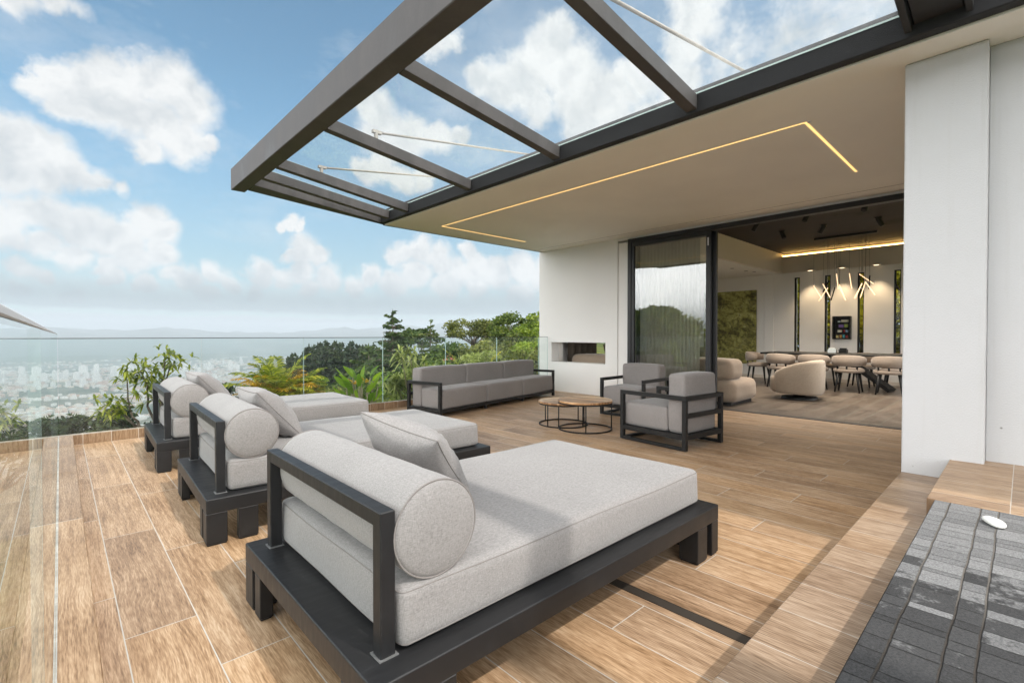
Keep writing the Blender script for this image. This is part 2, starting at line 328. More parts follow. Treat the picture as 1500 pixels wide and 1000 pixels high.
glass('window_glass', (.9, .93, .92))
mat('glass_edge', (.42, .55, .52), .2, spec=.6)
mat('led_warm', (1, .8, .5), emit=((1., .60, .20), 1.15))
mat('led_pendant', (1, .9, .75), emit=((1., .62, .34), 1.5))
mat('cove_led', (1, .8, .4), emit=((1., .62, .20), 22.))
mat('lamp_face', (1, .8, .5), emit=((1., .8, .55), 1.6))
def sheer(name, c, tr_f):
    m = bpy.data.materials.new(name); m.use_nodes = True; t = NT(m.node_tree); t.n.clear()
    out = t.new('ShaderNodeOutputMaterial'); a = t.new('ShaderNodeBsdfTransparent'); d = t.new('ShaderNodeBsdfDiffuse'); q = t.new('ShaderNodeBsdfTranslucent')
    t.put(d.inputs[0], c); t.put(q.inputs[0], c)
    t.l.new(t.mixsh(tr_f, t.mixsh(.4, d.outputs[0], q.outputs[0]), a.outputs[0]), out.inputs[0]); MATS[name] = m
sheer('sheer_cloth', (.60, .57, .49), .22)
sheer('drape_cloth', (.20, .165, .13), .0)
def mural(t, b):
    o = obco(t); x = t.xyz(o); a = t.m('ADD', x[1], t.m('MULTIPLY', x[2], .8)); c_ = t.m('SUBTRACT', x[2], t.m('MULTIPLY', x[1], .5))
    w = t.v('SCALE', t.v('SUBTRACT', t.noise(o, 1.6, 4, .6, col=True), (.5, .5, .5)), sc=.9)
    q = t.v('ADD', t.comb(t.m('MULTIPLY', a, .55), t.m('MULTIPLY', c_, 1.5), 0), w); n = t.noise(q, 2.6, 9, .74, .6); n2 = t.noise(t.v('ADD', o, w), 9, 6, .75)
    vein = t.rng(t.m('ABSOLUTE', t.m('SUBTRACT', t.noise(t.v('ADD', o, w), 1.9, 5, .6), .5)), .0, .035, 1, 0)
    f = t.rng(t.m('ADD', t.m('MULTIPLY', n, .62), t.m('MULTIPLY', n2, .38)), .36, .64)
    c = t.ramp(f, [(.0, (.035, .03, .008)), (.3, (.14, .13, .028)), (.55, (.36, .34, .085)), (.8, (.52, .50, .17)), (1., (.80, .75, .42))])
    t.put(b.inputs['Base Color'], t.mix(t.m('MULTIPLY', vein, .7), c, (.05, .045, .015))); bump(t, b, t.m('SUBTRACT', f, vein), .5, .05)
mat('green_onyx', rough=.3, fn=mural)
mat('white_stone', rough=.7, fn=stucco((.82, .81, .76), 30, .3, .1))
for nm, c in dict(gold=(.6, .5, .2), teal=(.1, .45, .5), violet=(.25, .15, .4), cream=(.65, .6, .45), red=(.45, .06, .05), orange=(.6, .3, .08), lime=(.4, .5, .12), sky=(.3, .45, .6), clear=(.6, .65, .65)).items():
    mat('trinket_' + nm, c, .5)

def leafmat(name, c1, c2, c3=None, trans=.35, rough=.5):
    m = bpy.data.materials.new(name); m.use_nodes = True; t = NT(m.node_tree)
    b = t.n['Principled BSDF']; out = t.n['Material Output']
    geo = t.new('ShaderNodeNewGeometry'); oi = t.new('ShaderNodeObjectInfo')
    n = t.noise(geo.outputs['Position'], .55, 3, .6)
    f = t.m('ADD', t.m('MULTIPLY', geo.outputs['Random Per Island'], .65), t.m('ADD', t.m('MULTIPLY', t.m('SUBTRACT', n, .5), .9), t.m('MULTIPLY', oi.outputs['Random'], .3)), clamp=True)
    st = [(.15, c1), (.6, c2)] + ([(.93, c3)] if c3 else [(.95, tuple(min(1, q * 1.35) for q in c2))])
    c = t.ramp(f, [(p_, tuple(q * 1.3 for q in c_)) for p_, c_ in st]); t.put(b.inputs['Base Color'], c); b.inputs['Roughness'].default_value = rough; b.inputs['Specular IOR Level'].default_value = .3
    tr = t.new('ShaderNodeBsdfTranslucent'); t.put(tr.inputs[0], t.mix(1, c, (1.25, 1.3, .7), 'MULTIPLY'))
    t.l.new(t.mixsh(trans, b.outputs[0], tr.outputs[0]), out.inputs[0]); MATS[name] = m
leafmat('pine_leaf', (.014, .024, .012), (.030, .048, .020), (.06, .075, .03), .2, .7)
leafmat('conifer_leaf', (.022, .042, .014), (.06, .095, .028), (.12, .14, .04), .25, .7)
leafmat('broad_leaf', (.028, .052, .012), (.085, .125, .025), (.17, .20, .05), .35)
leafmat('olive_leaf', (.05, .065, .015), (.14, .155, .04), (.26, .25, .08), .35)
leafmat('bright_leaf', (.05, .09, .012), (.15, .21, .03), (.30, .34, .06), .4)
leafmat('pale_leaf', (.12, .15, .04), (.25, .28, .09), (.42, .42, .18), .4)
leafmat('variegated_leaf', (.09, .13, .016), (.33, .34, .05), (.70, .60, .20), .5, .4)
leafmat('palm_leaf', (.10, .14, .014), (.34, .34, .035), (.70, .52, .05), .5, .4)
leafmat('palm_gold', (.28, .16, .01), (.50, .27, .015), (.62, .40, .03), .4, .4)
leafmat('banana_leaf', (.11, .20, .02), (.28, .40, .035), (.55, .52, .07), .5, .35)
leafmat('hedge_leaf', (.05, .06, .006), (.40, .37, .04), (.75, .60, .08), .5)
def bark(t, b):
    n = t.noise(t.v('MULTIPLY', obco(t), (1, 1, .25)), 14, 5, .65)
    t.put(b.inputs['Base Color'], t.ramp(n, [(.3, (.05, .035, .025)), (.7, (.19, .15, .115))])); bump(t, b, n, .5, .02)
mat('bark', rough=.9, fn=bark)
mat('pale_stem', rough=.8, fn=weathered((.20, .17, .10), 1.7, 9))
mat('pot_red', (.30, .10, .06), .8)
mat('far_white', rough=.85, fn=stucco((.47, .455, .43), 2, 0, .1))
mat('far_brick', rough=.85, fn=stucco((.36, .22, .16), 2, 0, .1))
mat('far_tan', rough=.85, fn=stucco((.44, .37, .30), 2, 0, .1))
def tower_windows(c):
    def fn(t, b):
        o = t.xyz(obco(t)); fz = t.m('FRACT', t.m('DIVIDE', o[2], 3.1)); fx = t.m('FRACT', t.m('DIVIDE', t.m('ADD', o[0], t.m('MULTIPLY', o[1], .83)), 4.4))
        w = t.m('MULTIPLY', t.m('MULTIPLY', t.m('GREATER_THAN', fz, .34), t.m('LESS_THAN', fz, .82)), t.m('GREATER_THAN', fx, .42))
        t.put(b.inputs['Base Color'], t.mix(t.m('MULTIPLY', w, .8), c, (.10, .11, .13)))
    return fn
mat('tower_white', rough=.85, fn=tower_windows((.58, .56, .53)))
mat('tower_brick', rough=.85, fn=tower_windows((.44, .25, .17)))
mat('tower_tan', rough=.85, fn=tower_windows((.46, .40, .33)))
def ground(t, b):
    p = t.new('ShaderNodeNewGeometry').outputs['Position']; r = t.v('LENGTH', p)
    near = t.ramp(t.noise(p, .22, 7, .68), [(.3, (.05, .065, .016)), (.5, (.11, .135, .03)), (.62, (.19, .19, .05)), (.78, (.27, .22, .11))])
    fine = t.noise(p, 5, 4, .7); near = t.mix(1, near, t.ramp(fine, [(.3, (.55, .55, .5)), (.7, (1.15, 1.15, 1.1))]), 'MULTIPLY')
    cm = t.noise(p, .004, 5, .6)
    far = t.ramp(t.noise(p, .05, 6, .75), [(.34, (.03, .05, .025)), (.48, (.07, .085, .05)), (.58, (.22, .19, .15)), (.70, (.38, .34, .30))])
    wood = t.ramp(t.noise(p, .02, 6, .7), [(.3, (.022, .034, .018)), (.7, (.06, .08, .034))])
    far = t.mix(t.rng(cm, .46, .56), far, wood)
    far = t.mix(t.m('MULTIPLY', t.rng(r, 3800, 4800), t.rng(t.noise(p, .0022, 6, .65), .60, .48)), far, wood)
    far = t.mix(t.rng(r, 120, 420), t.mix(t.rng(r, 60, 150), near, wood), far)
    t.put(b.inputs['Base Color'], far); bump(t, b, t.noise(p, 1.3, 5, .7), .5, .3)
mat('hillside', rough=.95, spec=.1, fn=ground)

# ------------------------------------------------------------------ mesh builder
class MB:
    def __init__(s): s.v = []; s.f = []; s.mi = []; s.sm = []
    def add(s, vs, fs, mi=0, smooth=False, M=None):
        b = len(s.v)
        s.v += [tuple(M @ Vector(q)) for q in vs] if M is not None else [tuple(q) for q in vs]
        s.f += [tuple(b + i for i in f) for f in fs]; s.mi += [mi] * len(fs); s.sm += [smooth] * len(fs)
        return s
    def box(s, x0, x1, y0, y1, z0, z1, mi=0, M=None):
        vs = [(x, y, z) for z in (z0, z1) for y in (y0, y1) for x in (x0, x1)]
        return s.add(vs, [(0, 2, 3, 1), (4, 5, 7, 6), (0, 1, 5, 4), (2, 6, 7, 3), (0, 4, 6, 2), (1, 3, 7, 5)], mi, M=M)
    def bar(s, a, b, w, h, mi=0, up=(0, 0, 1)):
        a, b = Vector(a), Vector(b); d = (b - a); L = d.length; d.normalize(); u = Vector(up)
        if abs(d.dot(u)) > .98: u = Vector((1, 0, 0))
        x = d.cross(u).normalized(); u = x.cross(d)
        M = Matrix(((x.x, d.x, u.x, a.x), (x.y, d.y, u.y, a.y), (x.z, d.z, u.z, a.z), (0, 0, 0, 1)))
        return s.box(-w / 2, w / 2, 0, L, -h / 2, h / 2, mi, M)
    def tube(s, pts, rad, seg=8, mi=0, closed=False, caps=True):
        pts = [Vector(p) for p in pts]; n = len(pts)
        rad = [rad] * n if not hasattr(rad, '__len__') else rad
        b = len(s.v); ref = None
        for i, p in enumerate(pts):
            d = (pts[(i + 1) % n] - pts[i - 1]) if closed else (pts[min(i + 1, n - 1)] - pts[max(i - 1, 0)])
            d.normalize()
            if ref is None: ref = Vector((0, 0, 1)) if abs(d.z) < .9 else Vector((1, 0, 0))
            x = d.cross(ref)
            if x.length < 1e-4: x = d.cross(Vector((.3, .9, .1)))
            x.normalize(); y = d.cross(x); ref = x.cross(d) if x.cross(d).length else ref
            for k in range(seg):
                a = 2 * math.pi * k / seg; s.v.append(tuple(p + (x * math.cos(a) + y * math.sin(a)) * rad[i]))
        for i in range(n if closed else n - 1):
            j = (i + 1) % n
            for k in range(seg):
                k2 = (k + 1) % seg
                s.f.append((b + i * seg + k, b + i * seg + k2, b + j * seg + k2, b + j * seg + k)); s.mi.append(mi); s.sm.append(True)
        if caps and not closed:
            s.f.append(tuple(b + k for k in reversed(range(seg)))); s.mi.append(mi); s.sm.append(False)
            s.f.append(tuple(b + (n - 1) * seg + k for k in range(seg))); s.mi.append(mi); s.sm.append(False)
        return s
    def lathe(s, prof, seg=32, mi=0, smooth=True, M=None):
        vs = []; fs = []; n = len(prof)
        for r, z in prof:
            for k in range(seg):
                a = 2 * math.pi * k / seg; vs.append((r * math.cos(a), r * math.sin(a), z))
        for i in range(n - 1):
            for k in range(seg):
                k2 = (k + 1) % seg; fs.append((i * seg + k, i * seg + k2, (i + 1) * seg + k2, (i + 1) * seg + k))
        s.add(vs, fs, mi, smooth, M)
        if prof[0][0] > 1e-6: s.add(vs[:seg], [tuple(reversed(range(seg)))], mi, False, M)
        if prof[-1][0] > 1e-6: s.add(vs[-seg:], [tuple(range(seg))], mi, False, M)
        return s
    def cushion(s, x0, x1, y0, y1, z0, z1, r=.04, n=12, puff=.0, wob=.0, mi=0, M=None, seed=0):
        c = np.array([(x0 + x1) / 2, (y0 + y1) / 2, (z0 + z1) / 2]); h = np.array([(x1 - x0) / 2, (y1 - y0) / 2, (z1 - z0) / 2])
        r = min(r, h.min() * .98); gv = []; gf = []
        # parameter lines: dense near the rounded edges
        def line(hh):
            e = [-hh, -hh + r * .35, -hh + r * .75, -hh + r * 1.15]
            mid = list(np.linspace(-hh + r * 1.15, hh - r * 1.15, n)[1:-1]) if hh > r * 1.3 else []
            return np.array(e + mid + [-q for q in reversed(e)])
        key = {}
        rs = np.random.default_rng(seed + 5); ph = rs.uniform(0, 6.28, 8)
        def vert(p):
            k = tuple(np.round(p, 6))
            if k in key: return key[k]
            q = np.clip(p, -h + r, h - r); d = p - q; L = np.linalg.norm(d)
            o = q + (d / L * r if L > 1e-9 else 0)
            e = (o / h)
            o = o.copy()
            o[2] += puff * np.sign(e[2]) * (abs(e[2]) > .3) * max(0, 1 - e[0] ** 4) * max(0, 1 - e[1] ** 4) * abs(e[2])
            o[0] += puff * .5 * e[0] * max(0, 1 - e[1] ** 4) * max(0, 1 - e[2] ** 2); o[1] += puff * .5 * e[1] * max(0, 1 - e[0] ** 4) * max(0, 1 - e[2] ** 2)
            if wob:
                o += wob * np.array([math.sin(o[1] * 9 + o[2] * 14 + ph[0]), math.sin(o[0] * 8 + o[2] * 15 + ph[1]), .8 * math.sin(o[0] * 7 + ph[2]) * math.sin(o[1] * 8 + ph[3])])
            key[k] = len(gv); gv.append(tuple(o + c)); return key[k]
        for ax in range(3):
            a, b_ = [(1, 2), (2, 0), (0, 1)][ax]; la, lb = line(h[a]), line(h[b_])
            for sg in (-1, 1):
                for i in range(len(la) - 1):
                    for j in range(len(lb) - 1):
                        f = []
                        for (ii, jj) in ((i, j), (i + 1, j), (i + 1, j + 1), (i, j + 1)):
                            p = np.zeros(3); p[ax] = sg * h[ax]; p[a] = la[ii]; p[b_] = lb[jj]; f.append(vert(p))
                        f = f if sg > 0 else f[::-1]
                        if len(set(f)) == 4: gf.append(tuple(f))
        def surf(p):
            o = np.array(p, float) - c; e = o / h
            o[0] += puff * .5 * e[0] * max(0, 1 - e[1] ** 4) * max(0, 1 - e[2] ** 2); o[1] += puff * .5 * e[1] * max(0, 1 - e[0] ** 4) * max(0, 1 - e[2] ** 2)
            o[2] += puff * np.sign(e[2]) * (abs(e[2]) > .3) * max(0, 1 - e[0] ** 4) * max(0, 1 - e[1] ** 4) * abs(e[2])
            if wob: o += wob * np.array([math.sin(o[1] * 9 + o[2] * 14 + ph[0]), math.sin(o[0] * 8 + o[2] * 15 + ph[1]), .8 * math.sin(o[0] * 7 + ph[2]) * math.sin(o[1] * 8 + ph[3])])
            return tuple(o + c)
        s.surf = surf
        return s.add(gv, gf, mi, True, M)
    def leaves(s, P, L, Wd, up=.3, mi=0, dirs=None, seed=None):
        """diamond leaf at each point"""
        P = np.asarray(P); n = len(P); g = np.random.default_rng(seed) if seed is not None else rng
        a = g.normal(size=(n, 3)) if dirs is None else np.asarray(dirs, float)
        if dirs is None: a[:, 2] *= (1 - up)
        a /= np.linalg.norm(a, axis=1)[:, None] + 1e-9
        q = g.normal(size=(n, 3)); b_ = np.cross(a, q); b_ /= np.linalg.norm(b_, axis=1)[:, None] + 1e-9
        ln = L * g.uniform(.65, 1.3, n)[:, None] / 2; wd = Wd * g.uniform(.7, 1.25, n)[:, None] / 2
        V = np.stack([P - a * ln, P + b_ * wd, P + a * ln, P - b_ * wd], 1).reshape(-1, 3)
        base = len(s.v); s.v += list(map(tuple, V.tolist()))
        s.f += [(base + 4 * i, base + 4 * i + 1, base + 4 * i + 2, base + 4 * i + 3) for i in range(n)]; s.mi += [mi] * n; s.sm += [False] * n
        return s
    def build(s, name, mats, parent=None, bevel=0, seg=1, loc=None, rotz=None):
        me = bpy.data.meshes.new(name); me.from_pydata(s.v, [], s.f)
        mats = [mats] if isinstance(mats, str) else mats
        for m in mats: me.materials.append(MATS[m])
        me.polygons.foreach_set('material_index', s.mi); me.polygons.foreach_set('use_smooth', s.sm)
        if bevel:
            bm = bmesh.new(); bm.from_mesh(me)
            bmesh.ops.bevel(bm, geom=[e for e in bm.edges if len(e.link_faces) == 2 and e.calc_face_angle(0) > .5], offset=bevel, segments=seg, affect='EDGES', profile=.6)
            bm.to_mesh(me); bm.free()
        me.update(); o = bpy.data.objects.new(name, me); COL.objects.link(o)
        if parent: o.parent = parent
        if loc is not None: o.location = loc
        if rotz is not None: o.rotation_euler = (0, 0, rotz)
        return o
def tag(o, label=None, cat=None, group=None, kind=None):
    for k, v in (('label', label), ('category', cat), ('group', group), ('kind', kind)):
        if v: o[k] = v
    return o
def empty(name, loc, rotz=0, label=None, cat=None, group=None):
    o = bpy.data.objects.new(name, None); COL.objects.link(o); o.location = loc; o.rotation_euler = (0, 0, rotz); o.empty_display_size = .2
    return tag(o, label, cat, group)
def copy_tree(o, loc=None, rotz=None, label=None, scale=None, parent=None):
    c = o.copy(); COL.objects.link(c)
    if parent: c.parent = parent
    for ch in list(o.children): copy_tree(ch, parent=c)
    if loc is not None: c.location = loc
    if rotz is not None: c.rotation_euler = (0, 0, rotz)
    if scale is not None: c.scale = (scale,) * 3 if not hasattr(scale, '__len__') else scale
    if label: c['label'] = label
    return c
def struct(mb, name, m, kind='structure', **kw):
    return tag(mb.build(name, m, **kw), kind=kind)
def loop_pts(pts, r=.03, k=5):
    """round the corners of a closed polyline"""
    out = []; n = len(pts); pts = [Vector(p) for p in pts]
    for i in range(n):
        a, b, c = pts[i - 1], pts[i], pts[(i + 1) % n]
        p = b + (a - b).normalized() * r; q = b + (c - b).normalized() * r
        for j in range(k + 1):
            u = j / k; out.append(p * (1 - u) ** 2 + b * 2 * u * (1 - u) + q * u * u)
    return out

# ================================================================== SETTING: floors
FX = 7.29                                                            # plane of the house front
struct(MB().box(.087, FX + .02, .40, 6.63, -.25, 0), 'deck', 'deck_planks')
struct(MB().box(.087, 3.93, -.2, .535, .004, .247), 'step', 'step_planks', bevel=.004)
struct(MB().box(2.93, 4.2, -3.2, .305, .25, .367), 'landing', 'landing_planks', bevel=.003)
struct(MB().box(-1.4, 2.926, -3.2, .277, .25, .366), 'paving', 'cobble', bevel=.004)
struct(MB().box(FX + .02, 14.2, -.2, 7.2, -.25, -.001), 'floor', 'shaded_indoor_planks')
struct(MB().box(-.10, 7.28, 6.634, 6.74, -.25, .10), 'kerb', 'kerb_planks', bevel=.003)
struct(MB().box(-.10, .086, .30, 6.630, -.25, .10), 'kerb', 'kerb_side', bevel=.003)
tag(MB().box(1.805, 1.850, .54, 4.9, -.01, .0025).box(1.800, 1.8035, .54, 4.9, -.01, .003).box(1.8515, 1.855, .54, 4.9, -.01, .003).build('floor_drain', 'drain_steel'),
    'narrow brown linear drain let into the wooden deck beside the nearest daybed', 'drain')
# white stone
st = MB(); vs = []
for i in range(13):
    for k in range(26):
        a, e = 2 * math.pi * k / 26, math.pi * (i / 12 - .5); w = 1 + .10 * math.sin(2 * a + 1) + .06 * math.sin(3 * a)
        vs.append((.046 * math.cos(e) * math.cos(a) * w, .030 * math.cos(e) * math.sin(a) * w, max(0, .011 + .014 * math.sin(e) + .003 * math.cos(a) * math.cos(e))))
st.add(vs, [(i * 26 + k, i * 26 + (k + 1) % 26, (i + 1) * 26 + (k + 1) % 26, (i + 1) * 26 + k) for i in range(12) for k in range(26)], 0, True)
tag(st.build('stone', 'white_stone', loc=(2.70, .075, .368), rotz=.5), 'small smooth white stone lying on the grey cobble paving', 'stone')

# ================================================================== GROUND AND VALLEY
def sst(a, b, x):
    u = np.clip((x - a) / (b - a), 0, 1); return u * u * (3 - 2 * u)
_ph = rng.uniform(0, 6.28, 40)
def ridge_noise(az):
    return sum(math.sin(az * k * .055 + _ph[k]) / k ** .8 for k in range(1, 14)) / 3
def ground_z(x, y):
    r = math.hypot(x, y); az = math.degrees(math.atan2(x, y))
    left = -2.0 - .29 * max(0, r - 8.5)
    ridge = -2.0 - .108 * max(0, r - 8.5) - .55 * max(0, r - 165)
    right = -2.3 + .030 * max(0, r - 9) - .022 * max(0, r - 60) - .35 * max(0, r - 330)
    back = -.55 - .03 * max(0, r - 20) - .3 * max(0, r - 200)
    z = left + (ridge - left) * sst(13, 19, az) * (1 - sst(150, 170, az))
    z = z + (right - z) * sst(30, 41, az) * (1 - sst(150, 170, az))
    z = z + (back - z) * (sst(52, 60, az) if az > 0 else sst(-95, -120, az) if az < -95 else 0)
    z += .5 * math.sin(x * .11 + 1) * math.sin(y * .13) * min(1, max(0, r - 14) / 30)
    z = max(z, -200 + 4 * math.sin(x * .003) * math.cos(y * .004))
    if r > 4300:
        m = sst(4300, 7300, r); z = z + m * (265 + 140 * ridge_noise(az) + 100 * ridge_noise(az * 2.7 + 40)) + (r > 4600) * m * 25 * math.sin(r * .004 + az); z = min(z, 185)
    if -2 < x < 15.5 and -7 < y < 7.2: z = min(z, -.55)
    return z
def build_ground():
    rr = [0.0, 3, 6] + list(np.geomspace(8, 8000, 92)); azs = np.arange(0, 360, 1.5)
    mb = MB(); vs = []
    for r in rr:
        for a in azs: x, y = r * math.sin(R(a)), r * math.cos(R(a)); vs.append((x, y, ground_z(x, y) if r else -.6))
    n = len(azs); fs = []
    for i in range(len(rr) - 1):
        for k in range(n):
            k2 = (k + 1) % n; fs.append((i * n + k, (i + 1) * n + k, (i + 1) * n + k2, i * n + k2))
    mb.add(vs, fs, 0, True); struct(mb, 'ground', 'hillside')
build_ground()
def at(az, r): return r * math.sin(R(az)), r * math.cos(R(az))

# ------------------------------------------------------------------ the city far below
def build_city():
    mb = MB(); V = []; n = 0
    for i in range(24000):
        az = rng.uniform(-40, 34); r = 950 + 3900 * rng.random() ** 1.30
        x, y = at(az, r); z = ground_z(x, y)
        if z > -185: continue
        k = math.sin(x * .011 + 2 * math.sin(y * .006)) * math.sin(y * .010 + 1.7 * math.sin(x * .004))
        if k < -.25 or (k < .2 and rng.random() < .65): continue
        w, d = rng.uniform(5, 15), rng.uniform(5, 19); h = rng.uniform(4, 10)
        if rng.random() < .05: w, d = w * 2.4, d * 2
        a = .4 + .5 * math.sin(x * .0013) ; M = Matrix.Translation((x, y, z - 6)) @ Matrix.Rotation(a, 4, 'Z')
        mb.box(-w / 2, w / 2, -d / 2, d / 2, 0, h + 6, int(rng.choice([0, 0, 1, 2, 2])), M)
    tag(mb.build('city_blocks', ['far_white', 'far_brick', 'far_tan']), 'pale low roofs of the city filling the valley floor', 'city', kind='stuff')
    protos = []
    for m, w, d, h in (('tower_white', 17, 13, 46), ('tower_white', 26, 12, 40), ('tower_tan', 15, 15, 36), ('tower_brick', 14, 14, 42)):
        t = MB().box(-w / 2, w / 2, -d / 2, d / 2, -8, h).box(-w / 5, w / 5, -d / 4, d / 4, h, h + 4).box(-w / 2 - .8, -w / 2, -d / 3, d / 3, 0, h - 2)
        o = t.build('tower_block', m); protos.append(o)
    lab = 'distant pale tower block rising from the hazy city in the valley'
    spots = []
    for i in range(46): spots.append((rng.uniform(-5, 13.5), rng.uniform(2750, 3200), int(rng.choice([0, 0, 1, 1, 2])), rng.uniform(.75, 1.25)))
    for i in range(46): spots.append((rng.uniform(-6, 22), rng.uniform(2300, 4200), int(rng.choice([0, 1, 2])), rng.uniform(.5, .85)))
    for i in range(8): spots.append((rng.uniform(5.0, 9.5), rng.uniform(1020, 1200), 3, rng.uniform(.55, .8)))
    used = set()
    for az, r, k, s in spots:
        x, y = at(az, r); L = lab if k != 3 else 'red brick tower block at the near edge of the valley city'
        o = protos[k] if k not in used else protos[k].copy()
        if k in used: COL.objects.link(o)
        used.add(k); o.location = (x, y, ground_z(x, y)); o.scale = (s, s, s); o.rotation_euler = (0, 0, rng.uniform(.2, .9))
        tag(o, L, 'tower block', 'pale towers in the far city' if k != 3 else 'brick towers near the city edge')
build_city()

# ================================================================== PLANTS
def blob_pts(n, c, rad):
    p = rng.normal(size=(n, 3)); p /= np.linalg.norm(p, axis=1)[:, None]; p *= (rng.random(n) ** .42)[:, None]
    return p * np.array(rad) + np.array(c)
def limb(mb, a, b, r0, r1, sag=.0, k=6, wig=.06):
    a, b = np.array(a, float), np.array(b, float); L = np.linalg.norm(b - a); pts = []
    off = rng.normal(size=3) * wig * L
    for i in range(k + 1):
        u = i / k; p = a + (b - a) * u + off * math.sin(u * math.pi) * (1 if i % 2 else .6); p[2] += sag * math.sin(u * math.pi); pts.append(p)
    mb.tube(pts, [r0 + (r1 - r0) * i / k for i in range(k + 1)], 6)
def broad_tree(name, h, w, leaf, lw=.26, nclump=26, per=90, base=.35, spread=1., open_=.0, trunk_r=None, label=None, cat='tree', loc=(0, 0, 0), group=None, flat=1.):
    t = empty(name, loc, 0, label, cat, group); tk = MB(); cr = MB(); tr = trunk_r or h * .022
    fork = h * base
    limb(tk, (0, 0, -.6), (rng.normal() * .03 * h, rng.normal() * .03 * h, fork), tr * 1.3, tr * .8, wig=.02)
    cs = []
    for i in range(nclump):
        u = rng.random(); th = rng.uniform(0, 6.283); v = rng.uniform(-.75, 1.) * flat
        q = math.sqrt(max(.02, 1 - v * v * .92)) * w / 2 * (.45 + .55 * math.sqrt(u)) * spread
        c = (q * math.cos(th), q * math.sin(th), fork + (h - fork) * (.48 + .42 * v))
        cs.append(c)
    for c in cs[:max(6, nclump // 2)]: limb(tk, (0, 0, fork * rng.uniform(.75, 1.05)), c, tr * .5, tr * .1, wig=.07)
    for c in cs:
        rad = w * rng.uniform(.10, .19) * (1 - open_ * .3)
        cr.leaves(blob_pts(int(per * rng.uniform(.6, 1.3)), c, (rad, rad, rad * .62)), lw, lw * .55, .4)
    tk.build('trunk', 'bark', t); cr.build('crown', leaf, t); return t
def conifer(name, h, w, leaf, tiers=13, per=70, lw=.3, base=.12, label=None, cat='tree', loc=(0, 0, 0), group=None, ragged=.3, droop=.18, top=1.0):
    t = empty(name, loc, 0, label, cat, group); tk = MB(); cr = MB()
    limb(tk, (0, 0, -.6), (0, 0, h * .98), h * .02, h * .003, wig=.004, k=8)
    for i in range(tiers):
        u = i / (tiers - 1); z = h * (base + (1 - base) * u); rr = w / 2 * (1 - u) ** .8 * top + .06 * w
        nb = max(4, int(8 * (1 - u) + 3))
        for b in range(nb):
            if rng.random() < ragged * .5: continue
            th = 6.283 * (b + rng.random()) / nb; q = rr * rng.uniform(1 - ragged, 1.08)
            e = (q * math.cos(th), q * math.sin(th), z - droop * q + rng.uniform(-.02, .05) * h)
            if q > .25 * w * .5: limb(tk, (0, 0, z), e, h * .006, h * .002, sag=.04 * q, k=3, wig=.02)
            n = max(5, int(per * (q / (w / 2)) * rng.uniform(.6, 1.2)))
            s_ = rng.uniform(.15, 1.05, n)[:, None]; P = np.array([0, 0, z]) * (1 - s_) + np.array(e) * s_
            P = P + rng.normal(size=(n, 3)) * np.array([.10, .10, .045]) * (q * .9 + .12)
            P[:, 2] -= .02 * h * rng.random(n) * .6
            d = np.array([math.cos(th), math.sin(th), -.35]) + rng.normal(size=(n, 3)) * .45
            cr.leaves(P, lw, lw * .36, dirs=d)
    cr.leaves(np.array([[0, 0, h * (.97 + .03 * k)] for k in range(3)]), lw, lw * .3, dirs=[[0, 0, 1]] * 3)
    tk.build('trunk', 'bark', t); cr.build('crown', leaf, t); return t
def rosette(mb, p, d, n, L, wd, droop=.6, curl=3, mi=0):
    """a whorl of strap leaves; each a strip of quads"""
    d = Vector(d).normalized(); x = d.cross(Vector((.3, .2, .9)));
    if x.length < .1: x = d.cross(Vector((1, 0, 0)))
    x.normalize(); y = d.cross(x); p = Vector(p)
    for i in range(n):
        a = i * 2.4 + random.random(); el = random.uniform(.15, 1.1); l = L * random.uniform(.7, 1.2)
        dr = (x * math.cos(a) + y * math.sin(a)) * math.cos(el) + d * math.sin(el); dr.normalize()
        side = dr.cross(Vector((0, 0, 1)));
        if side.length < .05: side = Vector((1, 0, 0))
        side.normalize(); b = len(mb.v)
        for k in range(curl + 1):
            u = k / curl; q = p + dr * l * u - Vector((0, 0, 1)) * droop * l * u * u * .5
            w = wd * (math.sin(math.pi * min(.97, .12 + u * .88)) ** .8) / 2
            mb.v += [tuple(q - side * w), tuple(q + side * w)]
        for k in range(curl):
            mb.f.append((b + 2 * k, b + 2 * k + 1, b + 2 * k + 3, b + 2 * k + 2)); mb.mi.append(mi); mb.sm.append(True)
def frond(mb, p, az, el, L, wl, n=26, droop=.9, mi=0, rach=.008):
    """an arching palm frond"""
    p = Vector(p); h = Vector((math.cos(az), math.sin(az), 0)); pts = []
    for k in range(n + 1):
        u = k / n; e = el - droop * u * u * 1.3; pts.append(p.copy()); p = p + (h * math.cos(e) + Vector((0, 0, math.sin(e)))) * L / n
    mb.tube(pts[::3] + [pts[-1]], [rach * (1 - .8 * i / (n / 3)) for i in range(len(pts[::3]) + 1)], 4, mi)
    sd = h.cross(Vector((0, 0, 1)))
    for k in range(3, n):
        u = k / n; t = (pts[k + 1] - pts[k]).normalized(); nrm = sd.cross(t)
        for sg in (-1, 1):
            l = wl * math.sin(math.pi * (.12 + .86 * u)) ** .7 * random.uniform(.85, 1.1); dd = (sd * sg * .8 + t * .75 + nrm * .28 * sg * 0 + nrm * random.uniform(.0, .3)).normalized()
            q = pts[k]; e = q + dd * l - Vector((0, 0, l * .28)); m_ = q + dd * l * .5; w = t * (.014 + .01 * L * .3)
            b = len(mb.v); mb.v += [tuple(q), tuple(m_ - w), tuple(e), tuple(m_ + w)]; mb.f.append((b, b + 1, b + 2, b + 3)); mb.mi.append(mi); mb.sm.append(False)
def put(az, r, dz=0): x, y = at(az, r); return (x, y, ground_z(x, y) + dz)

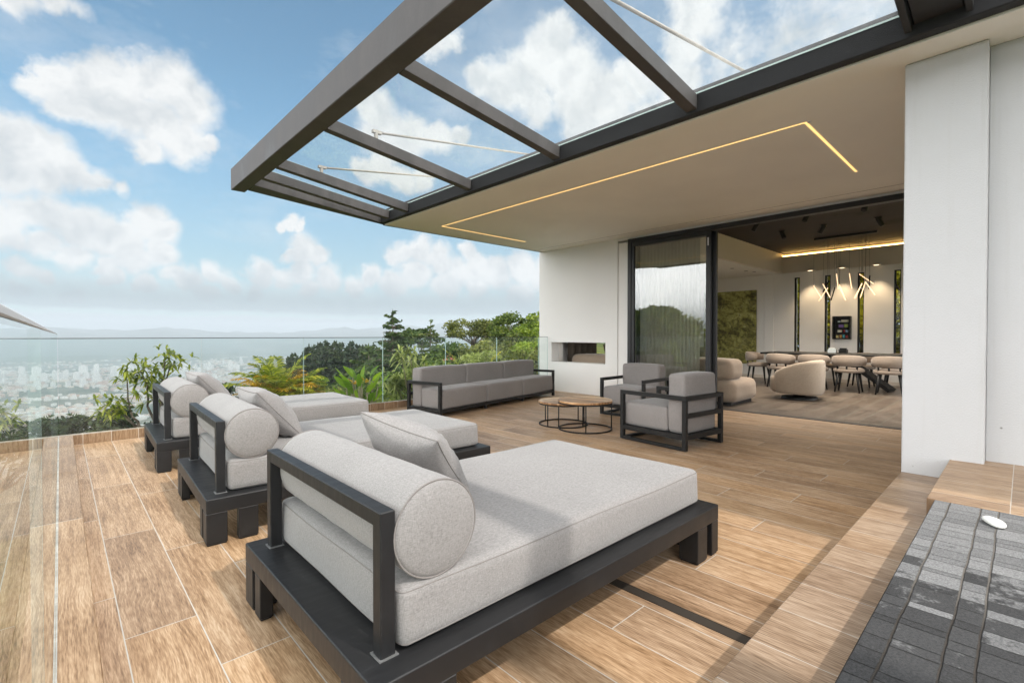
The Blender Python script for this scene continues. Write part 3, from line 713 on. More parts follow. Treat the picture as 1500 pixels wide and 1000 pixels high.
def tall(az, r, y, dz=0): return EYE + (491 - y) / 705 * r * math.cos(R(az - HEAD)) - put(az, r, dz)[2]
def plants():
    # --- dark pine wood on the ridge
    g = 'pines of the dark ridge wood'; lab = 'dark pine packed among others in the wood on the far ridge'
    protos = [conifer('pine_tree', 12, 6.2, 'pine_leaf', 14, 120, 1.0, .22, lab, loc=put(19, 120), group=g, ragged=.45, droop=.05, top=.9) for _ in range(3)]
    cells = []
    for row, (r0, lo, hi) in enumerate(((98, 19.2, 27.5), (108, 18.6, 28.), (118, 18.2, 28.4), (128, 18.2, 28.6), (140, 18.6, 28.6))):
        for a in np.arange(lo, hi, .62): cells.append((a + rng.uniform(-.22, .22), r0 + rng.uniform(-4, 4)))
    for i, (a, r) in enumerate(cells):
        edge = sst(18.2, 21.5, a) * (1 - .5 * sst(26, 28.6, a))
        s = (tall(a, r, 524 - 18 * edge) / 12) * rng.uniform(.86, 1.04)
        o = protos[i] if i < 3 else copy_tree(protos[i % 3])
        o.location = put(a, r); o.rotation_euler = (0, 0, rng.uniform(0, 6)); o.scale = (s * 1.08, s * 1.08, s)
    # --- conifers and broad trees at mid distance (az, distance)
    conifer('conifer_tree', tall(29.3, 32, 459), 4.6, 'conifer_leaf', 22, 130, .30, .1, 'tallest conifer, spire above the glass railing between the wood and the sofa', loc=put(29.3, 32), ragged=.35, droop=.12)
    conifer('conifer_tree', tall(33.6, 37, 473), 3.4, 'conifer_leaf', 20, 110, .30, .1, 'slim dark conifer right of the tallest one, above the left end of the sofa', loc=put(33.6, 37), ragged=.45, droop=.14)
    broad_tree('pine_tree', tall(31.8, 40, 477), 5.0, 'conifer_leaf', .34, 34, 130, .35, open_=.4, label='broad loose pine with ragged top between the two conifer spires', loc=put(31.8, 40))
    broad_tree('tree', tall(38.6, 44, 463), 4.8, 'olive_leaf', .25, 40, 110, .42, open_=.5, label='airy round olive green tree with open crown behind the sofa', loc=put(38.6, 44), flat=.8)
    broad_tree('tree', tall(43.6, 40, 457), 4.2, 'broad_leaf', .27, 40, 130, .30, label='dense green tree standing close to the house corner', loc=put(43.6, 40))
    broad_tree('tree', tall(47., 36, 456), 4.0, 'bright_leaf', .25, 30, 120, .3, label='light green tree half hidden behind the house corner', loc=put(47.0, 36))
    broad_tree('tree', tall(36.2, 34, 503), 4.6, 'broad_leaf', .28, 30, 130, .15, label='dark round bushy tree below the airy olive one', loc=put(36.2, 34))
    broad_tree('tree', tall(41.2, 33, 500), 5.0, 'olive_leaf', .26, 30, 130, .12, label='low olive bushy tree on the slope left of the house corner', loc=put(41.2, 33))
    broad_tree('tree', tall(28.2, 24, 515), 5.0, 'conifer_leaf', .27, 30, 130, .12, label='dark leafy tree at the foot of the tallest conifer', loc=put(28.2, 24, -.6))
    broad_tree('tree', tall(32.2, 23, 508), 4.4, 'broad_leaf', .26, 30, 130, .1, label='dark green tree behind the pale young tree', loc=put(32.2, 23, -.5))
    conifer('conifer_tree', tall(26.6, 36, 500), 6.0, 'conifer_leaf', 12, 130, .4, .3, 'wide dark conifer with level branches in front of the ridge wood', loc=put(26.6, 36, -.5), ragged=.5, droop=.0)
    for i, (a, r, h, w, lf, lb) in enumerate(((44.5, 22, 2.4, 3.2, 'olive_leaf', 'olive shrub on the grassy bank nearest the house corner'), (39.6, 24, 2.2, 3.0, 'pale_leaf', 'pale shrub on the bank behind the middle of the sofa'),
            (36.5, 20, 2.3, 2.8, 'broad_leaf', 'dark shrub behind the sofa left of the pale one'), (42.2, 50, 3.0, 4.5, 'olive_leaf', 'wide olive shrub higher up the grassy bank'), (46.2, 28, 2.8, 3.4, 'bright_leaf', 'bright shrub at the wall of the house, up the bank'))):
        broad_tree('shrub', h, w, lf, .2, 26, 120, .1, label=lb, cat='shrub', loc=put(a, r))
    # --- yellow-green bushes behind the daybeds
    for a, r, h, w, lf, lb in ((20.6, 11.5, tall(20.6, 11.5, 545), 1.5, 'bright_leaf', 'yellow green bush between the palm and the broad leaved plant'), (23.4, 13, tall(23.4, 13, 560), 2.2, 'olive_leaf', 'low olive bush left of the broad leaved plant'),
            (18.0, 14, tall(18, 14, 562), 2.4, 'pale_leaf', 'pale grassy bush behind the golden palm'), (28.0, 12, tall(28, 12, 552), 1.9, 'broad_leaf', 'dark low bush right of the broad leaved plant'), (13.3, 8.6, tall(13.3, 8.6, 575), .5, 'bright_leaf', 'small lime bush between the bolster cushions of the far daybeds'),
            (30.6, 11, tall(30.6, 11, 540), 1.6, 'pale_leaf', 'pale bush under the young tree beside the sofa')):
        broad_tree('bush', h, w, lf, .10, 30, 130, .1, label=lb, cat='bush', loc=put(a, r))
    # --- dark trees below the railing at the left and behind the palm
    broad_tree('tree', tall(.9, 34, 578, .3), 4.4, 'pine_leaf', .34, 30, 130, .5, label='dark flat topped tree below the corner of the glass railing', loc=put(.9, 34, .3), flat=.5)
    broad_tree('tree', tall(5.2, 38, 608, -.8), 6.5, 'pine_leaf', .30, 34, 110, .5, open_=.6, label='wide dark tree below the railing, left of the variegated shrub', loc=put(5.2, 38, -.8), flat=.45)
    broad_tree('tree', tall(-4.6, 38, 608, -.8), 7.0, 'pine_leaf', .30, 34, 110, .5, open_=.6, label='wide dark tree seen through the far left glass pane', loc=put(-4.6, 38, -.8), flat=.45)
    broad_tree('tree', tall(12.1, 46, 558, .4), 4.6, 'pine_leaf', .4, 30, 130, .3, label='dark tree rising behind the cushion of the farthest daybed', loc=put(12.1, 46, .4))
    conifer('pine_tree', tall(16, 58, 540), 6.0, 'pine_leaf', 13, 120, .6, .25, 'dark pine left of the golden palm, apart from the wood', loc=put(16.0, 58), ragged=.45, droop=.05)
    # --- trees on the far left, seen mirrored in the sliding door
    g = 'trees left of the terrace'
    for a, r, h, w in ((-33, 17, 6.1, 5.4), (-25, 20, 4.6, 5), (-41, 22, 5.2, 7), (-48, 20, 5.0, 5)):
        broad_tree('tree', h, w, 'broad_leaf', .34, 60, 200, .2, label='large green tree left of the terrace, mirrored in the sliding door', loc=put(a, r, 1.2), group=g)
    # --- pale young tree by the sofa
    t = empty('young_tree', put(31.3, 10.6), 0, 'pale young tree with a thin crooked trunk by the sofa', 'tree'); tk = MB(); cr = MB()
    limb(tk, (0, 0, -.4), (.12, 0, 1.9), .045, .03, wig=.03); tips = []
    for k in range(9):
        th = 6.283 * k / 9; e = (.5 * math.cos(th) * random.uniform(.5, 1.1), .5 * math.sin(th) * random.uniform(.5, 1.1), random.uniform(2.3, 2.95)); limb(tk, (.12, 0, 1.75), e, .018, .008); tips.append(e)
    for k in range(6):
        th = 1 + k; e = (.45 * math.cos(th), .45 * math.sin(th), random.uniform(1.0, 1.5)); limb(tk, (.05, 0, 1.), e, .012, .006); tips.append(e)
    for e in tips:
        for j in range(5): rosette(cr, np.array(e) + rng.normal(size=3) * .11, rng.normal(size=3) + np.array([0, 0, .8]), 9, .24, .05, .8)
    tk.build('trunk', 'pale_stem', t); cr.build('crown', 'pale_leaf', t)
    # --- variegated shrub at the left
    t = empty('variegated_shrub', put(4.9, 7.45), 0, 'variegated yellow green shrub with bare crooked stems beyond the glass', 'shrub'); tk = MB(); cr = MB(); z0 = -put(4.9, 7.45)[2]
    root = (.30, 0, z0 - .15)
    limb(tk, (.38, .05, -.3), root, .045, .035)
    ends = [(-.16, .02, z0 + .30), (-.04, .1, z0 + .58), (.06, -.05, z0 + .70), (.20, .05, z0 + .62), (.32, .0, z0 + .90), (-.20, 0, z0 + .22), (.30, .08, z0 + .50), (.16, -.1, z0 + .40), (.40, .05, z0 + .32), (.40, 0, z0 + .74)]
    for e in ends:
        mid = ((root[0] + e[0]) / 2 + rng.normal() * .05 - .05, e[1] / 2, (root[2] + e[2]) / 2 - .03)
        limb(tk, root, mid, .020, .013, wig=.05); limb(tk, mid, e, .013, .006, wig=.06)
        for j in range(13): rosette(cr, np.array(e) + rng.normal(size=3) * .085, np.array([e[0] * .6, e[1], .7]) + rng.normal(size=3) * .5, 9, .105, .026, .8)
    tk.build('stem', 'bark', t); cr.build('foliage', 'variegated_leaf', t)
    # --- golden palm clump
    loc = put(17.4, 8.7); z0 = -loc[2]
    t = empty('palm', loc, 0, 'golden palm clump with arching feather fronds behind the middle daybed', 'palm'); a = MB(); b = MB(); s_ = MB()
    for k in range(54):
        az = k * 2.4; el = random.uniform(.45, 1.4); o = (random.uniform(-.2, .2), random.uniform(-.2, .2), z0 - .25 + random.uniform(0, .4))
        frond(a, o, az, el, random.uniform(.6, .92), .26, 34, random.uniform(.6, 1.1))
    for k in range(16): frond(b, (random.uniform(-.1, .1), random.uniform(-.1, .1), z0 - .1), k * 1.7 + .5, random.uniform(.7, 1.3), random.uniform(.7, 1.05), .26, 20, 1.1)
    for k in range(9): s_.tube([(random.uniform(-.2, .2), random.uniform(-.2, .2), -.3), (random.uniform(-.12, .12), random.uniform(-.12, .12), z0 - .15)], [.03, .022], 6)
    a.build('fronds', 'palm_leaf', t); b.build('golden_fronds', 'palm_gold', t); s_.build('stem', 'pale_stem', t)
    # --- broad leaved plant
    loc = put(25.6, 8.35); z0 = -loc[2]
    t = empty('broad_leaved_plant', loc, 0, 'bird of paradise plant with big upright shiny green leaves beyond the glass', 'plant'); lf = MB(); sm = MB(); fl = MB()
    for k in range(27):
        th = k * 2.4; tilt = random.uniform(.03, .36); hgt = z0 + random.uniform(-.05, .46); L = random.uniform(.20, .33); wd = random.uniform(.075, .11)
        hx = Vector((math.cos(th), math.sin(th), 0)); base = hx * random.uniform(.02, .12); tip = base + hx * tilt * .7 + Vector((0, 0, hgt))
        sm.tube([base + Vector((0, 0, -.3)), base + hx * tilt * .25 + Vector((0, 0, hgt * .6)), tip], [.022, .016, .009], 6)
        d = (hx * (.35 + tilt) + Vector((0, 0, 1))).normalized(); side = d.cross(hx.cross(Vector((0, 0, 1)))); sd = hx.cross(Vector((0, 0, 1))); sd = (sd * math.cos(th * 3) + d.cross(sd) * math.sin(th * 3)).normalized()
        nrm = d.cross(sd); bb = len(lf.v); K = 8
        for i in range(K + 1):
            u = i / K; w = wd * math.sin(math.pi * min(.985, .04 + u * .96)) ** .75 / 2; q = tip + d * L * u + hx * .22 * L * u * u - Vector((0, 0, .12 * L * u * u))
            lf.v += [tuple(q - sd * w + nrm * w * .35), tuple(q), tuple(q + sd * w + nrm * w * .35)]
        for i in range(K):
            for j in range(2): o = bb + 3 * i + j; lf.f.append((o, o + 1, o + 4, o + 3)); lf.mi.append(0); lf.sm.append(True)
    for k in range(2): rosette(fl, (random.uniform(-.2, .2), random.uniform(-.1, .1), z0 + random.uniform(.1, .4)), (random.uniform(-.4, .4), random.uniform(-.4, .4), 1), 6, .16, .045, .3)
    sm.build('stem', 'pale_stem', t); lf.build('leaves', 'banana_leaf', t); fl.build('flowers', 'palm_gold', t)
    # --- single golden leaf fan behind the sofa
    loc = put(38.4, 9.6); z0 = -loc[2]
    t = empty('palm', loc, 0, 'young yellow palm with two upright fronds behind the sofa back', 'palm'); a = MB()
    for k, (az, el) in enumerate(((2.2, 1.45), (-.6, 1.2), (-.4, 1.4), (.9, 1.35))): frond(a, (0, 0, z0 - .5), az, el, 1.55 if k < 3 else 1.1, .22, 22, .75)
    MB().tube([(0, 0, -.3), (0, 0, z0 - .45)], [.05, .035], 7).build('stem', 'pale_stem', t); a.build('fronds', 'palm_leaf', t)
    # --- undergrowth on the near slope
    u = MB()
    for i in range(950):
        az = rng.uniform(14.5, 49); r = 9.6 + 60 * rng.random() ** 2.3
        x, y, z = put(az, r); s = rng.uniform(.25, .9) * (.6 + r / 40) * (.55 if az > 33 else 1)
        u.leaves(blob_pts(26, (x, y, z + s * .2), (s, s, s * .6)), .10 + r * .005, .06 + r * .003, .2)
    tag(u.build('undergrowth', 'olive_leaf'), 'low leafy undergrowth covering the slope below the terrace', 'undergrowth', kind='stuff')
    # --- planting behind the narrow windows
    for i, y in enumerate((-.3, 1.4, 2.9, 4.4, 6.2)):
        broad_tree('bush', 4.6 + .5 * math.sin(i * 2), 3.4, 'hedge_leaf', .17, 60, 240, .04, label=['yellow green bush', 'tall golden bush', 'leafy lime bush', 'mixed green bush', 'light yellow bush'][i] + ' outside, beyond ' + ['the rightmost', 'the two right', 'the middle', 'the leftmost', 'the end of the'][i] + ' narrow window' + ('s' if i == 1 else ' wall' if i == 4 else ''), cat='bush', loc=(16.0 + .4 * (i % 2), y, -.6))
plants()

# ================================================================== HOUSE
def build_house():
    H = empty('house', (FX, 3.5, 0), 0, 'white modern villa with deep flat roof overhang and open sliding glass wall', 'house')
    off = Matrix.Translation((-FX, -3.5, 0))
    def P(mb, name, m, bevel=0, parent=None):
        mb.v = [(x - FX, y - 3.5, z) for x, y, z in mb.v]; return mb.build(name, m, parent or H, bevel=bevel)
    ZS = 2.836; D0, D1 = 1.0, 4.775                                  # soffit height, doorway along Y
    # front wall with the see-through fireplace slot, left of the door
    fy0, fy1, fz0, fz1 = 5.262, 6.588, .588, .982
    w = MB(); x0, x1 = FX, FX + .22
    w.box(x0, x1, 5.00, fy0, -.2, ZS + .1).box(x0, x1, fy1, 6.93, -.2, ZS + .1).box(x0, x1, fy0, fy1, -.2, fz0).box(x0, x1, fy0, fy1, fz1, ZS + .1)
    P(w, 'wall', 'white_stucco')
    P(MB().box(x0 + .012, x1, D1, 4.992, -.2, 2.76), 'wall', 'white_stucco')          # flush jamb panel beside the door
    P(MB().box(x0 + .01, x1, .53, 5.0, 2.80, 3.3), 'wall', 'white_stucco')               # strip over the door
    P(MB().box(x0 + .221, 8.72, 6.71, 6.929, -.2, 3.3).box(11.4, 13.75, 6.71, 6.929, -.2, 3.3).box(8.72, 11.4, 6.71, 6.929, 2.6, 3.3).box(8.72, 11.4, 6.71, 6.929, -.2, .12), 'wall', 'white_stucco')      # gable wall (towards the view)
    P(MB().box(x0 + .23, x0 + .36, fy1 + .002, 6.708, .3, 1.3), 'fireplace_cheek', 'indoor_plaster')
    P(MB().box(3.93, 7.9, .155, .535, -.2, ZS - .002), 'wall', 'dimmed_rough_stucco', bevel=.006)   # wall fin at the right
    P(MB().box(4.05, 4.3, -3.4, .153, -.2, ZS - .002), 'wall', 'dimmed_rough_stucco')
    # roof
    P(MB().box(3.70, 7.5, -4.2, 6.84, ZS, ZS + .22), 'soffit', 'soffit_paint')
    P(MB().box(3.62, 3.698, -4.2, 6.85, ZS + .012, ZS + .20), 'fascia', 'fascia_coat', bevel=.006)
    P(MB().box(3.70, 7.5, 6.842, 6.90, ZS + .003, ZS + .16), 'fascia', 'fascia_coat', bevel=.006)
    P(MB().box(7.32, 14, -.6, 6.80, 3.34, 3.46), 'roof', 'upper_wall')
    P(MB().box(4.86, 5.1, -4.1, 6.8, ZS + .221, 3.64), 'wall', 'upper_wall')
    # shadow gap line near the house in the soffit
    P(MB().box(6.98, 6.985, .54, 6.84, ZS - .002, ZS + .01), 'shadow_gap', 'piping_fabric')
    # LED lines in the soffit: one long leg and two short returns
    z0 = ZS - .004; led = MB().box(4.394, 4.406, 1.215, 6.30, z0, ZS + .01); P(led, 'light_strip', 'led_warm')
    P(MB().box(4.41, 6.10, 1.215, 1.235, z0, ZS + .01), 'light_strip', 'led_warm')
    P(MB().box(4.41, 6.24, 6.285, 6.30, z0, ZS + .01), 'light_strip', 'led_warm')
    P(MB().box(4.385, 4.42, 1.19, 1.213, z0 - .003, ZS + .01), 'strip_end_cap', 'cap_steel')
    # sliding door: outer frame, fixed glazed leaf, parked leaf, floor track
    fr = MB(); a, b = FX - .03, FX + .09
    fr.box(a, b, D1 - .07, D1, 0, 2.80).box(a + .002, b - .002, .536, D1 - .072, 2.73, 2.799)
    P(fr, 'door_frame', 'door_aluminium', bevel=.003)
    P(MB().box(a, b, .536, D1 - .072, -.004, .006), 'door_track', 'door_aluminium')
    for y0, y1, dx in ((3.30, D1 - .075, 0.), (3.25, 4.66, .085)):
        f = MB(); xa, xb = FX - .02 + dx, FX + .035 + dx
        f.box(xa, xb, y0, y0 + .075, .012, 2.725).box(xa, xb, y1 - .05, y1, .012, 2.725).box(xa + .001, xb - .001, y0 + .076, y1 - .051, .012, .075).box(xa + .001, xb - .001, y0 + .076, y1 - .051, 2.66, 2.724)
        L = P(f, 'sliding_door', 'door_aluminium', bevel=.002)
        if dx == 0:
            pn = MB().box(xa + .022, xa + .034, y0 + .077, y1 - .052, .077, 2.658); P(pn, 'pane', 'door_glass', parent=L)
            P(MB().box(xa - .012, xa - .001, y0 + .03, y0 + .045, 2.50, 2.62), 'handle', 'cap_steel', parent=L)
    # ---- interior shell
    XB = 13.5
    wy = [(3.86, 3.985), (3.20, 3.325), (2.54, 2.665), (1.87, 1.995), (1.20, 1.325)]
    bk = MB(); y = 4.46
    for q0, q1 in wy: bk.box(XB, XB + .25, q1, y, -.2, 2.57).box(XB, XB + .25, q0, q1, -.2, .55); y = q0
    bk.box(XB, XB + .25, -.2, y, -.2, 2.57).box(XB, XB + .25, -.2, 4.46, 2.57, 2.70)
    P(bk, 'wall', 'indoor_plaster')
    for q0, q1 in wy:
        f = MB(); f.box(XB + .03, XB + .10, q0, q0 + .02, .55, 2.57).box(XB + .03, XB + .10, q1 - .032, q1, .55, 2.57).box(XB + .03, XB + .10, q0 + .021, q1 - .033, 2.55, 2.57)
        wn = P(f, 'window', 'door_aluminium'); P(MB().box(XB + .06, XB + .068, q0 + .021, q1 - .033, .55, 2.549), 'pane', 'window_glass', parent=wn)
    P(MB().box(XB - .02, XB + .25, 4.46, 4.68, -.2, 2.72), 'pillar', 'indoor_plaster', bevel=.004)
    P(MB().box(XB + .004, XB + .25, 4.682, 6.7, -.2, 2.72), 'wall', 'indoor_plaster')
    P(MB().box(XB - .012, XB + .003, -.2, 6.7, .0, .08), 'skirting', 'bulkhead_plaster')
    P(MB().box(7.52, 13.9, 4.35, 6.71, 2.70, 2.80), 'ceiling', 'indoor_plaster')
    P(MB().box(7.52, XB + .1, 4.28, 4.349, 2.70, 3.20), 'bulkhead', 'bulkhead_plaster')
    P(MB().box(XB + .0, XB + .25, -.2, 4.279, 2.702, 3.13), 'bulkhead', 'bulkhead_plaster')
    P(MB().box(XB + .07, XB + .10, -.2, 4.27, 3.132, 3.15), 'cove_light', 'cove_led')
    P(MB().box(XB + .251, XB + .30, -.2, 4.4, 2.9, 3.3), 'wall', 'indoor_plaster')
    P(MB().box(7.5, 13.9, -.2, 4.6, 3.21, 3.30), 'ceiling', 'ceiling_planks')
    P(MB().box(7.52, 7.9, -.2, .15, -.2, 3.2).box(12.4, 13.5, -.3, -.2, -.2, 3.2).box(7.9, 12.4, -.3, -.2, 2.75, 3.2).box(7.9, 12.4, -.3, -.2, -.2, .3), 'wall', 'indoor_plaster')
    # recessed downlights by the window wall and in the dropped ceiling
    for yy in (3.58, 2.93, 2.28):
        d = P(MB().lathe([(.05, 0), (.05, -.006), (.03, -.008)], 14, M=Matrix.Translation((XB - .20, yy, 2.69))), 'downlight', 'lamp_face')
        P(MB().box(XB - .28, XB - .001, yy - .08, yy + .08, 2.692, 2.70), 'downlight_bracket', 'bulkhead_plaster')
        l = bpy.data.lights.new('downlight_lamp', 'SPOT'); lo = bpy.data.objects.new('downlight_lamp', l); COL.objects.link(lo)
        l.energy = 48; l.color = (1, .76, .48); l.spot_size = R(95); l.spot_blend = .6; l.shadow_soft_size = .03; lo.location = (XB - .20, yy, 2.66); lo.rotation_euler = (0, R(14), 0)
    for xx, yy in ((11.0, 4.9), (11.6, 4.75), (12.3, 4.7), (12.6, 4.62), (10.2, 5.1)):
        P(MB().lathe([(.045, 0), (.045, -.004), (.02, -.005)], 12, M=Matrix.Translation((xx, yy, 2.70))), 'downlight', 'piping_fabric')
    return H
HOUSE = build_house()
tag(MB().box(13.46, 13.503, 4.88, 6.30, .36, 2.32).build('stone_artwork', 'green_onyx', bevel=.004), 'large green and gold veined stone artwork on the indoor wall', 'wall art')

# ------------------------------------------------------------------ curtains
def curtain(name, x, y0, y1, z0, z1, amp, wl, m, label, along='Y'):
    mb = MB(); n = int((y1 - y0) / wl * 8); vs = []
    for k in range(n + 1):
        q = y0 + (y1 - y0) * k / n; a = amp * (math.sin(2 * math.pi * (q - y0) / wl) + .35 * math.sin(7.3 * q + 1)); p = (x + a, q) if along == 'Y' else (q, x + a)
        vs += [(*p, z0), (*p, z1)]
    mb.add(vs, [(2 * k, 2 * k + 2, 2 * k + 3, 2 * k + 1) for k in range(n)], 0, True)
    o = mb.build(name, m); sd = o.modifiers.new('thick', 'SOLIDIFY'); sd.thickness = .0015
    return tag(o, label, 'curtain')
curtain('sheer_curtain', FX + .30, 3.62, 4.95, .02, 2.78, .020, .066, 'sheer_cloth', 'sheer pleated curtain hanging behind the sliding glass door')
curtain('drape', 6.48, 7.70, 8.66, .02, 2.68, .05, .19, 'drape_cloth', 'dark brown drape seen through the slot in the white wall', 'X')

# ================================================================== CANOPY
def build_canopy():
    C = empty('canopy', (1.8, 3.6, 3.1), 0, 'dark steel and glass canopy reaching out from the roof edge', 'canopy')
    def P(mb, name, m, bevel=0, parent=None):
        mb.v = [(x - 1.8, y - 3.6, z - 3.1) for x, y, z in mb.v]; return mb.build(name, m, parent or C, bevel=bevel)
    P(MB().box(1.704, 1.876, -3.0, 7.38, 3.085, 3.372), 'outer_beam', 'canopy_steel', bevel=.006)
    # rafters run from the beam down to the fascia
    for y in (1.80, 3.205, 4.61, 6.035, 6.58):
        r = MB(); z0, z1 = 3.086, 2.872; h = .115; w = .045
        vs = [(1.878, y - w, z0), (1.878, y + w, z0), (1.878, y + w, z0 + h), (1.878, y - w, z0 + h), (3.618, y - w, z1), (3.618, y + w, z1), (3.618, y + w, z1 + h), (3.618, y - w, z1 + h)]
        r.add(vs, [(0, 1, 2, 3), (7, 6, 5, 4), (0, 4, 5, 1), (1, 5, 6, 2), (2, 6, 7, 3), (3, 7, 4, 0)]); P(r, 'rafter', 'canopy_steel', bevel=.003)
    # end beam: deep outside, tapering towards the roof
    e = MB(); vs = []
    for x, za, zb, y0, y1 in ((1.878, 3.085, 3.30, 6.93, 7.24), (3.70, 2.845, 3.03, 6.80, 6.88)): vs += [(x, y0, za), (x, y1, za), (x, y1, zb), (x, y0, zb)]
    e.add(vs, [(0, 1, 2, 3), (7, 6, 5, 4), (0, 4, 5, 1), (1, 5, 6, 2), (2, 6, 7, 3), (3, 7, 4, 0)]); P(e, 'end_beam', 'canopy_steel', bevel=.004)
    # black boxed beam at the right end
    b = MB()
    for y0, y1 in ((.462, .498), (.242, .455), (.205, .236)):
        zo = .0 if y0 != .242 else .035
        vs = [(x, y, z) for x, zz in ((1.878, 3.09), (3.66, 2.876)) for y, z in ((y0, zz + zo), (y1, zz + zo), (y1, zz + .17), (y0, zz + .17))]
        b.add(vs, [(0, 1, 2, 3), (7, 6, 5, 4), (0, 4, 5, 1), (1, 5, 6, 2), (2, 6, 7, 3), (3, 7, 4, 0)])
    P(b, 'box_beam', 'canopy_box', bevel=.004)
    # glass
    ys = [.50, 1.80, 3.205, 4.61, 6.035, 6.58, 6.9]
    for a, c in zip(ys, ys[1:]):
        g = MB(); za, zb = 3.204, 2.990; t = .012
        vs = [(1.90, a + .004, za), (1.90, c - .004, za), (3.615, c - .004, zb), (3.615, a + .004, zb)]; vs += [(x, y, z + t) for x, y, z in vs]
        g.add(vs, [(0, 1, 2, 3), (7, 6, 5, 4)], 0); g.add(vs, [(0, 4, 5, 1), (1, 5, 6, 2), (2, 6, 7, 3), (3, 7, 4, 0)], 1)
        P(g, 'glass_panel', ['roof_glass', 'glass_edge'])
    for y in (1.80, 4.61, 6.035):
        rd = MB(); rd.tube([(2.40, y, 3.215), (4.88, y, 3.60)], .013, 8); rd.lathe([(.022, 0), (.022, .07)], 10, M=Matrix.Translation((2.40, y, 3.15))); rd.box(2.36, 2.46, y - .02, y + .02, 3.205, 3.235)
        P(rd, 'tie_rod', 'rod_steel')
build_canopy()

# ================================================================== GLASS RAILINGS
def railing(name, org, length, along, joints, ztop, label, cap, capm, zc):
    G = empty(name, org, 0, label, 'railing')
    def bx(a, b, t0, t1, z0, z1, mi=0, mb=None):
        mb = mb or MB()
        return mb.box(a, b, t0, t1, z0, z1, mi) if along == 'X' else mb.box(t0, t1, a, b, z0, z1, mi)
    for a, b in zip(joints, joints[1:]):
        a, b = a + .004, b - .004; m = MB()
        lo = [(a, -.006), (b, -.006), (b, .006), (a, .006)]
        if along == 'Y': lo = [(t, s) for s, t in lo]
        vs = [(x, y, .06) for x, y in lo] + [(x, y, ztop) for x, y in lo]
        sides = [(0, 1, 5, 4), (2, 3, 7, 6), (1, 2, 6, 5), (3, 0, 4, 7)]; caps_ = [(0, 3, 2, 1), (4, 5, 6, 7)]
        if along == 'Y': sides = [f[::-1] for f in sides]; caps_ = [f[::-1] for f in caps_]
        m.add(vs, sides[:2], 0); m.add(vs, sides[2:] + caps_, 1)
        m.build('glass_pane', ['railing_glass', 'glass_edge'], G)
    bx(joints[0], joints[-1], -cap, cap, ztop + .0005, zc).build('cap_rail', capm, G, bevel=.001)
    bx(joints[0], joints[-1], .0065, .0105, .09, .1025).build('base_seal', 'silicone', G); bx(joints[0], joints[-1], -.0105, -.0065, .09, .1025).build('base_seal', 'silicone', G)
railing('glass_railing', (0, 6.68, 0), 7.3, 'X', [-.02, 1.222, 2.40, 3.575, 4.735, 5.885, 7.00, 7.27], 1.083, 'frameless glass railing with thin dark cap along the far edge of the deck', .009, 'black_cap', 1.092)
railing('glass_railing', (-.026, 0, 0), 8, 'Y', [-1.1, .92, 2.92, 4.9, 6.66], 1.1285, 'frameless glass railing seen almost edge on at the left, with steel cap', .0072, 'cap_steel', 1.1345)

# ================================================================== DAYBEDS
def square_pillow(mb, half, thick, seed, M=None):
    n = 22; g = np.random.default_rng(seed); ph = g.uniform(0, 6.28, 6)
    for sg in (1, -1):
        vs = []
        for i in range(n + 1):
            for j in range(n + 1):
                u = math.sin((i / n - .5) * math.pi); v = math.sin((j / n - .5) * math.pi)
                x = u * half * (1 - .085 * (1 - v * v)); y = v * half * (1 - .085 * (1 - u * u))
                e = max(0, (1 - u * u) * (1 - v * v)); z = sg * thick * e ** .42
                wr = .007 * math.sin(9 * u + 6 * v * sg + ph[0]) * math.sin(7 * v + ph[1]) + .006 * math.sin(17 * (u + v) + ph[2]) * (abs(u * v))
                vs.append((x, y, z + wr * min(1, e * 4)))
        fs = [(i * (n + 1) + j, (i + 1) * (n + 1) + j, (i + 1) * (n + 1) + j + 1, i * (n + 1) + j + 1) for i in range(n) for j in range(n)]
        mb.add(vs, fs if sg > 0 else [f[::-1] for f in fs], 0, True, M)
def pillow_edge(half, M):
    pts = []
    for k in range(4):
        for i in range(16):
            s = math.sin((i / 16 - .5) * math.pi); w = half * (1 - .085 * (1 - s * s)); c = half
            p = [(s * c, -w), (w, s * c), (-s * c, w), (-w, -s * c)][k]; pts.append(M @ Vector((*p, 0)))
    return pts
